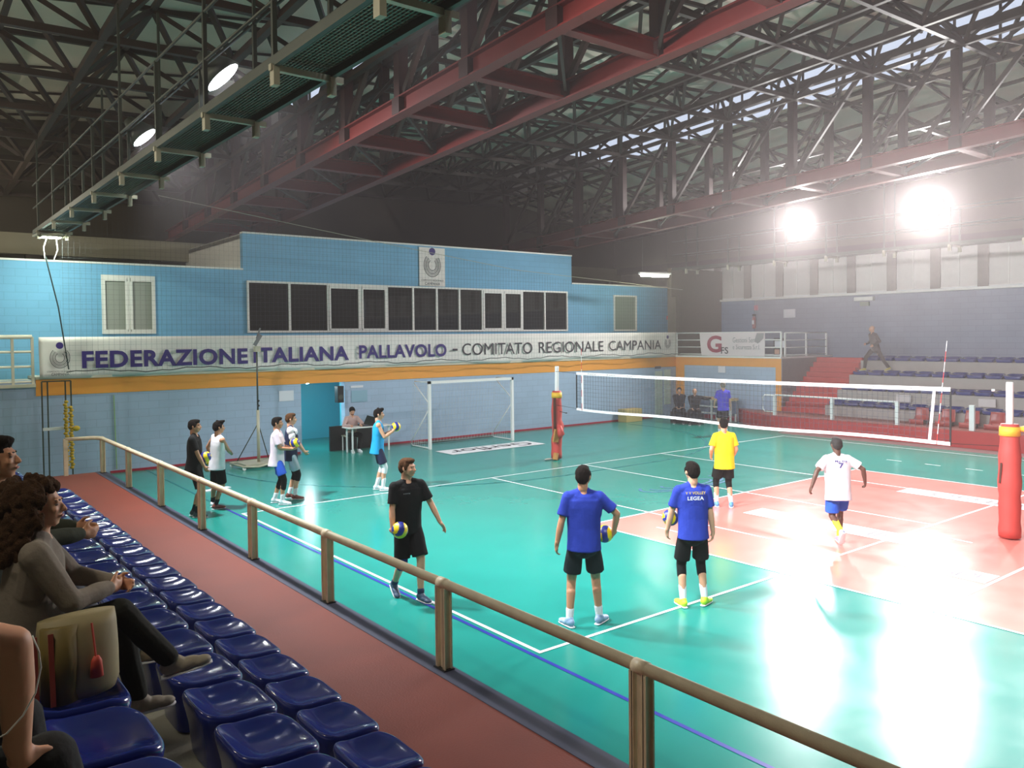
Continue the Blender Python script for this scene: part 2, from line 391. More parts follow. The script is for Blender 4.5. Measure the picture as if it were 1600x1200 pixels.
for a, b, k in P: pn.append((u2(import_x[a],0)[0], u2(import_x[b],0)[0], k))
window(1, bw0, bw1, bz0, bz1, pn, M_GLASSD, 'long band of dark windows in the raised block')
M_BLIND = mat('grey_blind', (150,154,146), 0.6, var=0.05, scale=3)
window(2, wl0, wl1, wz0, wz1, [(wl0, (wl0+wl1)/2, 1), ((wl0+wl1)/2, wl1, 1)], M_BLIND, 'shuttered double window at the left end of the upper wall')
window(3, wr0, wr1, wz0, wrz1, [(wr0, wr1, 0)], mat('green_grey_blind', (128,140,128), 0.5), 'single blinded window at the right end of the upper wall')

# doorway and lit corridor
M_CYAN = mat('turquoise_corridor_paint', (70,186,206), 0.5, var=0.08, scale=1)
c = MB(); c.box(3.9, 4.26, YW+0.25, YW+3.2, 0, 2.06).box(5.66, 7.2, YW+0.25, YW+0.35, 0, 2.06).box(7.1, 7.2, YW+0.35, YW+3.2, 0, 2.06).box(3.9, 7.2, YW+3.2, YW+3.4, 0, 2.06)
struct(c.build('wall_corridor', M_CYAN), 'turquoise walls of the lit corridor behind the doorway')
struct(MB().box(3.9, 7.2, YW+0.25, YW+3.4, 2.06, 2.16).build('ceiling_corridor', M_WHITEP))
cl = thing('ceiling_light', (4.9, YW+1.0, 2.06), 'small bright round light inside the turquoise doorway', 'light')
MB().ell((4.9,YW+1.0,2.03), 0.09, 0.09, 0.035).build('diffuser', mat('corridor_lamp', (255,250,235), 0.5, emit=500, ecol=(225,250,255)), cl, True)
MB().tube([(4.9,YW+1.0,2.03),(4.9,YW+1.0,2.06)], 0.11, 20).build('base', M_WHITEP, cl)
# banner along the balcony
def bwave(x, z): return YW-0.055 - 0.018*math.sin(x*2.3+z*3.1) - 0.012*math.sin(x*5.7-z*6)
bn = thing('balcony_banner', (9.2, YW, 2.5), 'long white balcony banner reading FEDERAZIONE ITALIANA PALLAVOLO above the orange band', 'banner')
nx = 240; nz = 8; vs = []; fs = []
for i in range(nx+1):
    x = -2.42 + 23.25*i/nx
    for j in range(nz+1):
        z0 = 2.50+0.03*math.sin(x*0.9); z = z0+(3.49-z0)*j/nz; vs.append((x, bwave(x,z), z))
for i in range(nx):
    for j in range(nz):
        a = i*(nz+1)+j; fs.append((a, a+nz+1, a+nz+2, a+1))
g = MB().add(vs, fs).build('banner_cloth', M_BANNER, bn, True)
sd = g.modifiers.new('t','SOLIDIFY'); sd.thickness = 0.004
def onb(v): return Vector((v.x, YW-0.055-0.034, v.z))
t1 = MB(); 
import_t = [('FEDERAZIONE', -1.54, 2.62, 0.56, M_INKD, 0.03, 0), ('ITALIANA', 2.86, 5.62, 0.52, M_INK, 0.03, 0), ('PALLAVOLO', 5.93, 9.30, 0.5, M_INK, 0.03, 0)]
def let(txt, *a, m=M_INKD, parent=None): put_text(MB0 := MB(), txt, *a); MB0.build('lettering', m, parent)
let('FEDERAZIONE', (-1.50,0,2.70), (1,0,0), (0,0,1), 0.44, 4.17, 0.035, onb, m=M_INK, parent=bn)
let('ITALIANA', (2.83,0,2.72), (1,0,0), (0,0,1), 0.43, 2.95, 0.035, onb, m=M_INK, parent=bn)
let('PALLAVOLO', (6.12,0,2.75), (1,0,0), (0,0,1), 0.42, 3.20, 0.03, onb, m=M_INK, parent=bn)
let('-', (9.56,0,2.93), (1,0,0), (0,0,1), 0.07, 0.2, 0.0, onb, parent=bn)
let('COMITATO', (9.95,0,2.77), (1,0,0), (0,0,1), 0.40, 3.05, 0.0, onb, parent=bn)
let('REGIONALE', (13.3,0,2.78), (1,0,0), (0,0,1), 0.40, 3.25, 0.0, onb, parent=bn)
let('CAMPANIA', (16.85,0,2.80), (1,0,0), (0,0,1), 0.38, 3.0, 0.0, onb, parent=bn)
def emblem(parent, cx, cz, s, proj, words=True):
    """ball over curved lines, as on the banners"""
    e = MB(); n = 24
    e.add([proj(Vector((cx+0.11*s*math.cos(2*math.pi*k/n), 0, cz+0.40*s+0.11*s*math.sin(2*math.pi*k/n)))) for k in range(n)], [tuple(range(n))])
    e.build('emblem_ball', M_INK, parent)
    e = MB()
    for i, rr in enumerate((0.14, 0.18, 0.22, 0.26, 0.30)):
        a0 = -240+i*3; a1 = 60-i*3
        pts = [(cx+rr*s*0.95*math.cos(R(a)), cz+rr*s*1.12*math.sin(R(a))) for a in range(int(a0), int(a1)+1, 9)]
        wd = (0.006 if i % 2 else 0.010)*s
        for p, q in zip(pts[:-1], pts[1:]):
            d = Vector((q[0]-p[0],0,q[1]-p[1])).normalized(); r_ = Vector((-d.z,0,d.x))*wd
            P0 = Vector((p[0],0,p[1])); Q0 = Vector((q[0],0,q[1]))
            e.add([proj(P0-r_),proj(Q0-r_),proj(Q0+r_),proj(P0+r_)],[(0,1,2,3)])
    if words:
        q = MB(); put_text(q, 'COMITATO REGIONALE', (cx-0.38*s,0,cz-0.47*s), (1,0,0), (0,0,1), 0.05*s, 0.76*s, 0.0, proj); q.build('lettering', M_INKD, parent)
        q = MB(); put_text(q, 'CAMPANIA', (cx-0.26*s,0,cz-0.58*s), (1,0,0), (0,0,1), 0.08*s, 0.52*s, 0.0, proj); q.build('lettering', M_INKD, parent)
    e.build('emblem_lines', M_INKD, parent)
emblem(bn, -1.98, 2.98, 0.75, onb)
emblem(bn, 20.25, 3.05, 0.62, onb, False)
# square emblem banner on the raised block
ex0, ez1 = u2(8.35,6.32); ex1, ez0 = u2(9.34,5.06)
eb = thing('emblem_banner', ((ex0+ex1)/2, YU, ez0), 'white emblem banner reading CAMPANIA hanging above the dark windows', 'banner')
MB().box(ex0, ex1, YU-0.03, YU-0.02, ez0, ez1).build('banner_cloth', M_BANNER, eb)
def one(v): return Vector((v.x, YU-0.034, v.z))
emblem(eb, (ex0+ex1)/2, (ez0+ez1)/2+0.06, 1.18, one)

# balcony railing left and right of the banner
def railing(name, pts, z0, z1, label, nrails=3, postgap=0.9, m=M_WHITEP, r=0.03, posts=None, group=None, vr=0.02):
    a = Vector(pts[0]); b = Vector(pts[-1])
    t = thing(name, ((a.x+b.x)/2,(a.y+b.y)/2,z0), label, 'railing', group)
    for k in range(nrails+1):
        z = z1 - (z1-z0-0.06)*k/nrails
        MB().tube([(p[0],p[1],z) for p in pts], r if k == 0 else vr, 8).build('rail', m, t, True)
    for p, q in zip(pts[:-1], pts[1:]):
        p = Vector((p[0],p[1],0)); q = Vector((q[0],q[1],0)); L = (q-p).length; n = max(1, round(L/postgap))
        for k in range(n+1):
            c_ = p+(q-p)*k/n
            MB().box(c_.x-0.03, c_.x+0.03, c_.y-0.03, c_.y+0.03, z0, z1).build('post', m, t)
    return t
railing('balcony_railing', [(-10,YW+0.02),(-2.55,YW+0.02)], 2.36, 3.5, 'cream balcony railing at the far left, with broad slats', 3, 0.42, M_CREAM, 0.05, vr=0.03)

# red/black little frame (basket ladder) by the left corner with yellow rope
lf = thing('metal_frame', (-2.1, 15.75, 0), 'tall thin grey metal frame beside the left end of the goal wall', 'frame')
for xx in (-2.42, -2.3): MB().bar((xx,15.72,0),(xx,15.72,2.42),0.03,0.03).build('leg', M_GALV, lf)
for xx in (-1.92, -1.8): MB().bar((xx,15.72,0),(xx,15.72,2.42),0.03,0.03).build('leg', M_GALV, lf)
MB().bar((-2.42,15.72,2.42),(-1.8,15.72,2.42),0.03,0.03).build('crossbar', M_GALV, lf)
MB().bar((-2.42,15.72,1.27),(-1.9,15.72,1.27),0.05,0.07).build('crossbar', M_WHITEP, lf)
rp = MB()
for j, (xx, zt_) in enumerate(((-1.93,1.95),(-1.82,1.8))):
    z = 0.3
    while z < zt_:
        rp.ell((xx+0.015*math.sin(z*37+j), 15.66, z), 0.05, 0.05, 0.04, nu=8, nv=6); z += 0.07
rp.ell((-1.72,15.64,1.25), 0.09, 0.05, 0.07, nu=10, nv=6)
tag(rp.build('knotted_rope', mat('yellow_rope', (206,168,44), 0.7, var=0.2, scale=20), None, True), 'bundle of yellow knotted rope hanging on the grey metal frame', 'rope')
MB().tube([(-0.75,YW-0.02,0.1),(-0.78,YW-0.02,2.0)], 0.012, 6).build('x', mat('green_tape', (140,180,110), 0.6)) and None
o = bpy.data.objects['x']; o.name = 'green_cord'; tag(o, 'thin green cord running down the pale blue wall', 'cord')
# ------------------------------------------------------------------ near stand
T1, T2, T3, T4 = 0.68, 1.12, 1.54, 1.97
st = MB(); YE = 8.15
st.box(-14, -3.02, -17, YE, 0, T1); st.box(-14, -3.80, -17, YE, T1, T2); st.box(-14, -4.60, -17, YE, T2, T3); st.box(-14, -5.40, -17, YE, T3, T4); st.box(-14, -6.2, -17, YE, T4, T4+0.43)
struct(st.build('wall_near_steps', M_CONC), 'bare concrete steps of the near stand')
wk = MB(); wk.box(-14, -1.80, -17, 13.1, 0, 0.5)
struct(wk.build('floor_walkway', M_REDTER), 'red painted walkway of the near stand')
struct(MB().box(-1.80, -1.60, -17, 13.1, 0, 0.505).build('trim_46', M_NAVYEDGE), 'dark navy kerb edge of the red walkway')
struct(MB().box(-3.0, -2.72, 8.2, 8.7, 0.5, 0.62).build('trim_47', M_REDTER), 'small red step at the far end of the seats')
# cream handrail
hr = thing('handrail', (-1.68, 2, 0.5), 'long cream handrail with twin-channel posts between walkway and court', 'railing')
MB().tube([(-1.68,-10,1.25),(-1.68,12.85,1.25),(-1.74,12.97,1.26),(-1.84,13.0,1.27),(-2.38,13.0,1.28)], 0.042, 14).build('rail', M_RAIL, hr, True)
for y in (12.9, 10.56, 8.26, 6.0, 3.86, 1.6, -0.72, -3.05, -5.4, -7.7):
    p = MB()
    for s in (-1, 1):
        yy = y + s*0.045
        p.box(-1.72, -1.64, yy-0.008 if s > 0 else yy-0.008, yy+0.008, 0.5, 1.22)
        p.box(-1.72, -1.708, min(yy, yy+s*0.03), max(yy, yy+s*0.03), 0.5, 1.22); p.box(-1.652, -1.64, min(yy, yy+s*0.03), max(yy, yy+s*0.03), 0.5, 1.22)
    p.box(-1.70, -1.66, y-0.02, y+0.02, 0.5, 1.22)
    po = p.build('post', M_RAIL, hr)
    MB().tube([(-1.68,y-0.055,1.25),(-1.68,y+0.055,1.25)], 0.048, 14).build('collar', M_RAIL, po, True)
    MB().box(-1.735, -1.625, y-0.085, y+0.085, 0.5, 0.515).build('base_plate', M_BLACK, po)
MB().box(-2.42, -2.34, 12.96, 13.04, 0.5, 1.29).build('post', M_RAIL, hr)

# stadium seat: moulded shell, front towards +x
def seat_shell(w=0.455, d=0.40, h=0.28):
    N = 22; Mr = 8; mb = MB(); vs = []; fs = []
    def outline(a, k=1.0, grow=0.0):
        ca, sa = math.cos(a), math.sin(a); e = 0.42
        x = (abs(ca)**e)*math.copysign(1, ca); y = (abs(sa)**e)*math.copysign(1, sa)
        return x*(d/2*k+grow), y*(w/2*k+grow)
    def top(x, y):
        u = x/(d/2); v = y/(w/2)
        z = -0.050*(1-abs(v)**2.6)*(1-abs(u)**3.2)          # scoop
        z += 0.055*max(0.0, -u-0.35)**1.2*1.4                 # raised back
        z += 0.012*abs(v)**2
        z -= 0.030*max(0.0, u-0.5)**1.5*2.2                   # rolled front lip
        return z
    for i in range(1, Mr+1):
        k = i/Mr*0.96
        for j in range(N*2):
            a = math.pi*j/N; x, y = outline(a, k); vs.append((x, y, top(x, y)))
    rims = [(0.0, 0.0-0.004), (0.008, -0.012), (0.012, -0.03), (0.006, -0.07), (-0.012, -0.16), (-0.03, -h)]
    for g, dz in rims:
        for j in range(N*2):
            a = math.pi*j/N; x, y = outline(a, 1.0, g); x0, y0 = outline(a, 1.0)
            zt_ = top(x0, y0); vs.append((x, y, zt_+dz if dz > -h and zt_+dz > -h+0.01 else -h))
    c = len(vs); vs.append((0, 0, top(0, 0))); n = N*2
    for j in range(n): fs.append((c, j, (j+1) % n))
    for i in range(Mr-1+len(rims)):
        for j in range(n):
            a = i*n+j; b = i*n+(j+1) % n; fs.append((a, a+n, b+n, b))
    mb.add(vs, fs); return mb
seat_me = {}
def seat_mesh(mk, col):
    if mk not in seat_me:
        seat_me[mk] = (seat_shell(0.5, 0.42, 0.13) if mk == 'far' else seat_shell()).mesh('seat_shell', [col], True)
    return seat_me[mk]
ORD = ['first','second','third','fourth','fifth','sixth','seventh','eighth','ninth','tenth','eleventh','twelfth','thirteenth','fourteenth','fifteenth','sixteenth','seventeenth','eighteenth','nineteenth','twentieth','twenty-first','twenty-second','twenty-third','twenty-fourth','twenty-fifth','twenty-sixth','twenty-seventh','twenty-eighth']
def seat(x, y, ztop, label, group, rot=0.0, col=None, key='b'):
    o = bpy.data.objects.new('stadium_seat', seat_mesh(key, col or M_SEAT)); COL.objects.link(o)
    o.location = (x, y, ztop); o.rotation_euler = (0, 0, rot)
    return tag(o, label, 'seat', group)
FR = 'row of blue seats along the red walkway'
ys = [1.56-0.53*k+0.225 for k in range(-12, 10)]
for i, y in enumerate(ys): seat(-3.26, y, 0.975, 'glossy blue front-row seat beside the red walkway, %s from the far end' % ORD[i], FR)
ys2 = [-0.26-0.538*k+0.225 for k in range(-14, 7)]
for i, y in enumerate(ys2): seat(-4.02, y, 1.415, 'glossy blue seat in the second row from the walkway, %s from far end' % ORD[i], 'second row of blue seats')
ys3 = [-3.34+0.225+0.535*k for k in range(9, -3, -1)]
for i, y in enumerate(ys3): seat(-4.84, y, 1.83, 'blue seat of the spectators\' row, %s from the far end' % ORD[i], 'third row of blue seats')

# ------------------------------------------------------------------ far stand
fs_ = MB(); Y0, Y1 = -17, 9.1
XR = [(20.68,0.865),(21.48,1.365),(22.28,1.865),(23.08,2.365)]
for x, z in XR: fs_.box(x, 24.3, Y0, Y1, z-0.5 if z > 0.9 else 0.5, z)
struct(fs_.build('wall_far_stand_steps', M_CONC2), 'pale grey concrete steps of the far stand')
poly = [(19.3,-17),(19.3,9.9),(19.36,10.4),(19.52,10.9),(19.8,11.5),(20.2,12.2),(20.87,12.9),(24.3,12.9),(24.3,-17)]
tr = MB().prism(poly, 0, 0.49); struct(tr.build('floor_far_terrace', M_REDKERB), 'bright red raised terrace and kerb below the far stand')
poly2 = [(19.34,-17),(19.34,9.9),(19.4,10.38),(19.56,10.86),(19.84,11.45),(20.24,12.12),(20.86,12.85),(24.2,12.85),(24.2,-17)]
struct(MB().prism(poly2, 0.485, 0.505).build('trim_48', mat('worn_red_paving', (140,84,76), 0.7, var=0.15)), 'worn red paving on top of the far terrace')
# grey skirting on the court below the kerb
struct(MB().box(18.55, 19.3, -14, 9.6, 0.0, 0.004).build('trim_49', mat('grey_mauve_vinyl', (128,112,112), 0.3, var=0.05)), 'grey strip of floor along the red kerb')
sr = MB(); ns = 11
for k in range(ns):
    x0 = 20.87+0.23*k; sr.box(x0, 23.5, 9.1, 10.98, 0.5 if k == 0 else 0.5+0.178*k, 0.5+0.178*(k+1))
struct(sr.build('floor_stair', mat('red_stair_paint', (196,60,52), 0.6, var=0.1)), 'red painted stair climbing beside the far stand')
# balcony block with the orange frame
bb = MB(); bb.box(20.87, 24.3, 10.98, 16.3, 0.0, 2.46)
struct(bb.build('wall_side_block', M_LOWBLUE), 'blue block under the side balcony')
struct(MB().box(20.88, 23.4, 10.955, 10.979, 0.5, 2.46).build('wall_side_block_end', mat('grey_render', (142,136,136), 0.8, var=0.1)), 'grey rendered end of the side block above the stair')
of = MB(); X_ = 20.855
of.box(X_, 20.869, 10.98, 16.05, 2.13, 2.46).box(X_, 20.869, 10.98, 11.22, 0.5, 2.13).box(X_, 20.869, 15.6, 16.05, 0.0, 2.13)
struct(of.build('trim_50', M_ORANGE), 'orange painted frame on the side wall')
struct(MB().box(20.80, 24.3, 10.95, 16.05, 2.46, 2.53).build('trim_51', M_WHITEP), 'pale slab edge of the side balcony')
struct(MB().box(20.83, 20.869, 12.95, 16.0, 0.0, 0.16).build('baseboard_side', M_REDSKIRT))
railing('balcony_railing', [(20.86,16.0),(20.86,10.98)], 2.53, 3.45, 'white side balcony railing carrying the G banner', 3, 1.7, M_METALW, 0.03, vr=0.024)
railing('balcony_railing', [(21.1,10.98),(23.9,10.98)], 2.53, 3.42, 'white side railing running back above the red stair', 3, 1.4, M_METALW, 0.025, vr=0.015)
# G banner
gb = thing('balcony_banner', (20.8, 13.2, 2.55), 'pale pink banner with a large crimson G hung on the side balcony', 'banner')
n_ = 30; vs = []; fs = []
for i in range(n_+1):
    y = 14.75-3.1*i/n_
    for j in range(5): vs.append((20.80-0.012*math.sin(i*0.7+j), y+(0.1*(j-4)/4 if i < 2 else 0), 2.54+0.9*j/4))
for i in range(n_):
    for j in range(4): a = i*5+j; fs.append((a, a+1, a+6, a+5))
MB().add(vs, fs).build('banner_cloth', mat('pink_white_cloth', (222,208,212), 0.7), gb, True)
t = MB(); put_text(t, 'G', (20.78,14.35,2.66), (0,-1,0), (0,0,1), 0.68, 0.72, 0.03); t.build('lettering', M_INKR, gb)
t = MB(); put_text(t, 'FS', (20.78,13.66,2.62), (0,-1,0), (0,0,1), 0.26, 0.34, 0.01); t.build('lettering', M_INKD, gb)
t = MB(); put_text(t, 'Gestioni Servizi', (20.78,13.1,3.06), (0,-1,0), (0,0,1), 0.2, 1.25, 0.0); t.build('lettering', M_INKG, gb); t = MB(); put_text(t, 'e Sicurezza S.r.l.', (20.78,13.1,2.8), (0,-1,0), (0,0,1), 0.18, 1.25, 0.0); t.build('lettering', M_INKG, gb)
t = MB(); t.add([(20.79,12.0,3.42),(20.79,11.68,3.42),(20.79,11.7,3.22),(20.79,11.95,3.02),(20.79,12.12,3.1)],[(0,1,2,3,4)]); t.build('corner_print', M_INKG, gb)
sp = thing('poster', (21.2, 11.35, 2.6), 'framed black and white poster behind the side balcony railing', 'poster')
MB().box(21.22,21.25,11.02,11.55,2.6,3.22).build('board', M_BLACK, sp); MB().box(21.205,21.219,11.1,11.5,2.86,3.12).build('sheet', M_PAPER, sp); MB().box(21.205,21.219,11.3,11.5,2.62,2.8).build('sheet', mat('tan_print',(200,160,140),0.7), sp)
# side wall with translucent window band
struct(MB().box(24.3, 24.5, -17, 23, 0.0, 4.9).build('wall_right', M_SIDEBLUE), 'blue grey side wall behind the far stand')
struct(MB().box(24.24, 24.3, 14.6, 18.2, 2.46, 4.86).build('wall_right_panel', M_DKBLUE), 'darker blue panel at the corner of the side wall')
wb = MB()
M_TRANS = mat('translucent_panel', (212,208,204), 0.6, var=0.05)
k = 0; y = 18.0
gap = [0.95,0.95,1.3]
while y > -14:
    wdt = 1.25; nme = 'window_%d' % (10+k)
    wt_ = thing(nme, (24.34, y-wdt/2, 4.95), 'pale translucent panel of the high window band, %s from the goal wall corner' % ORD[k], 'window'); wt_['kind'] = 'structure'; del wt_['category']
    MB().box(24.36, 24.40, y-wdt, y, 4.98, 6.5).build('pane', M_TRANS, wt_)
    f = MB().box(24.33,24.45,y-wdt,y,4.95,4.99).box(24.33,24.45,y-wdt,y,6.46,6.5).box(24.33,24.45,y-wdt/2-0.012,y-wdt/2+0.012,4.99,6.46); f.build('window_frame', M_WHITEP, wt_)
    wb.box(24.3, 24.5, y-wdt-0.35, y-wdt, 4.9, 6.5); y -= wdt+0.35; k += 1
wb.box(24.3,24.5,18.0,23,4.9,6.5)
struct(wb.build('wall_right_piers', mat('grey_pier', (140,132,126), 0.8, var=0.1)), 'grey piers between the high side windows')
struct(MB().box(24.12,24.32,-17,18.3,4.84,4.93).build('trim_52', M_WHITEP), 'pale sill along the high side windows')
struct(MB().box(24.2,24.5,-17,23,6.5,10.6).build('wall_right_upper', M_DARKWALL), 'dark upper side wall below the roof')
struct(MB().box(24.0,24.22,-17,23,6.42,6.75).build('trim_53', M_TRUSSD), 'dark eaves beam above the high side windows')
# back and other hall walls
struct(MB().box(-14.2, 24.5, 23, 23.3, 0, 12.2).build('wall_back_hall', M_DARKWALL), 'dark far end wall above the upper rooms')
struct(MB().box(-14, 24.3, 22.6, 23, 6.1, 6.75).build('trim_54', M_BEAMC), 'pale concrete beam along the far end wall')
cm = MB()
for x in (-9.5,-4.2,-1.6,2.0,24.0): cm.box(x-0.2, x+0.2, 22.7, 23, 5.0, 6.1)
struct(cm.build('trim_55', M_TRUSSD), 'dark columns under the concrete beam')
struct(MB().box(-14.2, -14, -17, 23, 0, 12.2).build('wall_left', M_DARKWALL))
struct(MB().box(-14.2, 24.5, -17.2, -17, 0, 12.2).build('wall_behind_camera', M_DARKWALL))
struct(MB().box(20.87, 24.3, 16.3, 16.5, 2.46, 6.2).box(20.86,21.25,16.05,16.3,2.5,5.0).build('wall_corner_room', mat('brown_grey_render', (104,94,80), 0.8, var=0.1)), 'brown wall in the corner behind the side railing')
MBx = MB(); MBx.bar((21.1,16.25,5.05),(22.0,16.2,5.9),0.16,0.16)
# blue seats of the far stand
for r, (x, z) in enumerate(((20.92,1.0),(21.72,1.5),(22.52,2.0),(23.32,2.5))):
    nm = ['lowest','second lowest','third','top'][r]
    y = 8.75; i = 0
    while y > 1.2:
        seat(x, y, z, 'distant blue seat, %s row of the far stand, %s from red stair' % (nm, ORD[i]), 'blue seats of the far stand, %s row' % nm, math.pi, None, 'far'); y -= 0.56; i += 1
# old red shell chairs on the terrace
def red_chair(x, y):
    t = thing('red_chair', (x, y, 0.505), '', 'chair', 'old red shell chairs on the far terrace', math.pi)
    L = lambda a, b, c: wm(t) @ Vector((a, b, c))
    b = MB(); vs = []; fs = []
    prof = [(0.21,0.0),(0.22,0.12),(0.20,0.15),(0.05,0.125),(-0.12,0.12),(-0.19,0.16),(-0.22,0.28),(-0.245,0.42),(-0.25,0.50)]
    n = 10
    for i, (px, pz) in enumerate(prof):
        for j in range(n+1):
            v = -1+2*j/n; wv = 0.225*(1-0.12*max(0,i-4)/3); xx = px + (0.05*v*v if i > 4 else 0); zz = pz + 0.02*v*v*(1 if 0 < i < 5 else 0)
            vs.append(L(xx, wv*v, zz))
    for i in range(len(prof)-1):
        for j in range(n): a = i*(n+1)+j; fs.append((a, a+1, a+n+2, a+n+1))
    o = b.add(vs, fs).build('shell', M_SEATR, t, True); md = o.modifiers.new('s','SOLIDIFY'); md.thickness = 0.012
    for sy in (-0.15,0.15): MB().bar(L(-0.15,sy,0), L(-0.15,sy,0.15), 0.03, 0.03).build('foot', M_BLACK, t)
    return t
wh = ['just right of the last low rail post','second along, partly behind the net side tape','just right of the net edge','left of the short lone post','right of the short lone post','hidden beside the padded net post','beyond the padded net post']
for q, y in enumerate((5.55,4.75,4.05,3.35,2.2,1.4,0.6)):
    red_chair(20.15, y)['label'] = 'old red shell chair on the far terrace, ' + wh[q]
# low rail on the terrace
lr = thing('low_rail', (19.45, 8.3, 0.5), 'low white rail on the red terrace below the far stand', 'railing')
MB().tube([(19.45,10.3,1.22),(19.45,5.9,1.22)], 0.03, 10).build('rail', M_METALW, lr, True)
for y in (10.3, 8.1, 5.9): MB().box(19.40,19.50,y-0.05,y+0.05,0.5,1.22).build('post', M_METALW, lr)
MB().tube([(19.45,10.3,1.2),(19.45,10.72,1.2),(19.45,10.8,1.12),(19.45,10.8,0.7),(19.45,10.72,0.62),(19.45,10.3,0.62)], 0.022, 8).build('end_loop', M_METALW, lr, True)
tag(MB().box(19.40,19.50,3.62,3.76,0.5,1.25).build('lone_post', M_METALW), 'short lone white post between the red chairs', 'post')
# small things at the side wall
tag(MB().box(20.835,20.868,13.5,13.85,1.86,2.12).build('wall_notice', M_PAPER), 'white paper notice on the blue side wall under the orange frame', 'notice')
tag(MB().box(24.27,24.298,12.6,13.15,4.05,4.4).build('wall_notice', M_PAPER), 'pale paper notice high on the side wall right of the extinguisher', 'notice')
ex = thing('fire_extinguisher', (24.2,14.55,3.62), 'faint red fire extinguisher hung high on the side wall', 'extinguisher')
MB().tube([(24.2,14.55,3.62),(24.2,14.55,3.68),(24.2,14.55,4.08),(24.2,14.55,4.16)], [0.07,0.08,0.08,0.03], 14).build('cylinder', mat('dull_red_enamel',(150,60,64),0.35), ex, True)
MB().box(24.14,24.26,14.5,14.6,4.16,4.24).build('valve', M_BLACK, ex); MB().box(24.12,24.124,14.50,14.6,3.8,3.98).build('tag_label', M_PAPER, ex)
tag(MB().box(24.275,24.299,14.42,14.66,4.4,4.62).build('extinguisher_sign', mat('pink_sign',(200,120,140),0.6)), 'small pink sign above the extinguisher', 'sign')
el = thing('emergency_lamp', (24.2, 9.5, 4.55), 'pale box lamp fixed to the side wall above the climbing person', 'light')
MB().box(24.12,24.299,9.2,9.95,4.62,4.76).build('housing', M_WHITEP, el); MB().box(24.2,24.299,9.4,9.75,4.42,4.58).build('sign_plate', mat('grey_green_plate',(130,140,130),0.6), el)
# scuffed wall marks
tag(MB().box(xe-0.6,xe-0.35,YU-0.012,YU-0.001,4.05,4.22).build('wall_sign', mat('red_sign',(200,60,70),0.6)), 'tiny red sign at the right end of the upper wall', 'sign')
# junction boxes on risers
for (x,y,z,nm) in ((21.40,6.9,1.15,'left'),(21.40,4.3,1.15,'right')): tag(MB().box(x-0.05,x,y-0.5,y,z-0.1,z+0.15).build('riser_box', mat('light_grey_box',(206,196,196),0.6)), 'pale flat box on the riser of the far stand, the %s one' % nm, 'box')

# ------------------------------------------------------------------ roof structure
SL = 0.052
def zr(z0, y): return z0 - SL*y
XA, XB = 2.4, 17.2
def roof_sheet(name, x0, x1, z0, z1, t=0.06, lab=''):
    mb = MB(); ya, yb = -17.2, 23.3
    mb.add([(x0,ya,zr(z0,ya)),(x1,ya,zr(z1,ya)),(x1,yb,zr(z1,yb)),(x0,yb,zr(z0,yb)),(x0,ya,zr(z0,ya)+t),(x1,ya,zr(z1,ya)+t),(x1,yb,zr(z1,yb)+t),(x0,yb,zr(z0,yb)+t)],
       [(0,3,2,1),(4,5,6,7),(0,1,5,4),(1,2,6,5),(2,3,7,6),(3,0,4,7)])
    return struct(mb.build(name, M_ROOF), lab)
roof_sheet('ceiling_centre', 4.5, 17.6, 10.98, 12.0, lab='pale sheet roof over the raised middle bay')
roof_sheet('ceiling_left', -14.2, 4.52, 10.0, 12.3, lab='pale sheet roof over the near side bay')
roof_sheet('ceiling_right', 16.9, 24.5, 10.75, 9.7, lab='pale sheet roof over the far side bay')
def purlins(name, x0, x1, zf, n, lab):
    mb = MB(); y = -16
    while y < 23: mb.bar((x0,y,zr(zf(x0),y)-0.06),(x1,y,zr(zf(x1),y)-0.06),0.05,0.06); y += 2.25
    return struct(mb.build(name, M_TRUSSD), lab)
purlins('trim_56', 4.6, 17.5, lambda x: 10.98+(x-4.5)/13.1*1.02, 0, 'thin purlins under the middle roof')
purlins('trim_57', -14, 4.4, lambda x: 10.0+(x+14.2)/18.7*2.3, 0, 'thin purlins under the near side roof')
purlins('trim_58', 17.0, 24.3, lambda x: 10.75-(x-16.9)/7.6*1.05, 0, 'thin purlins under the far side roof')
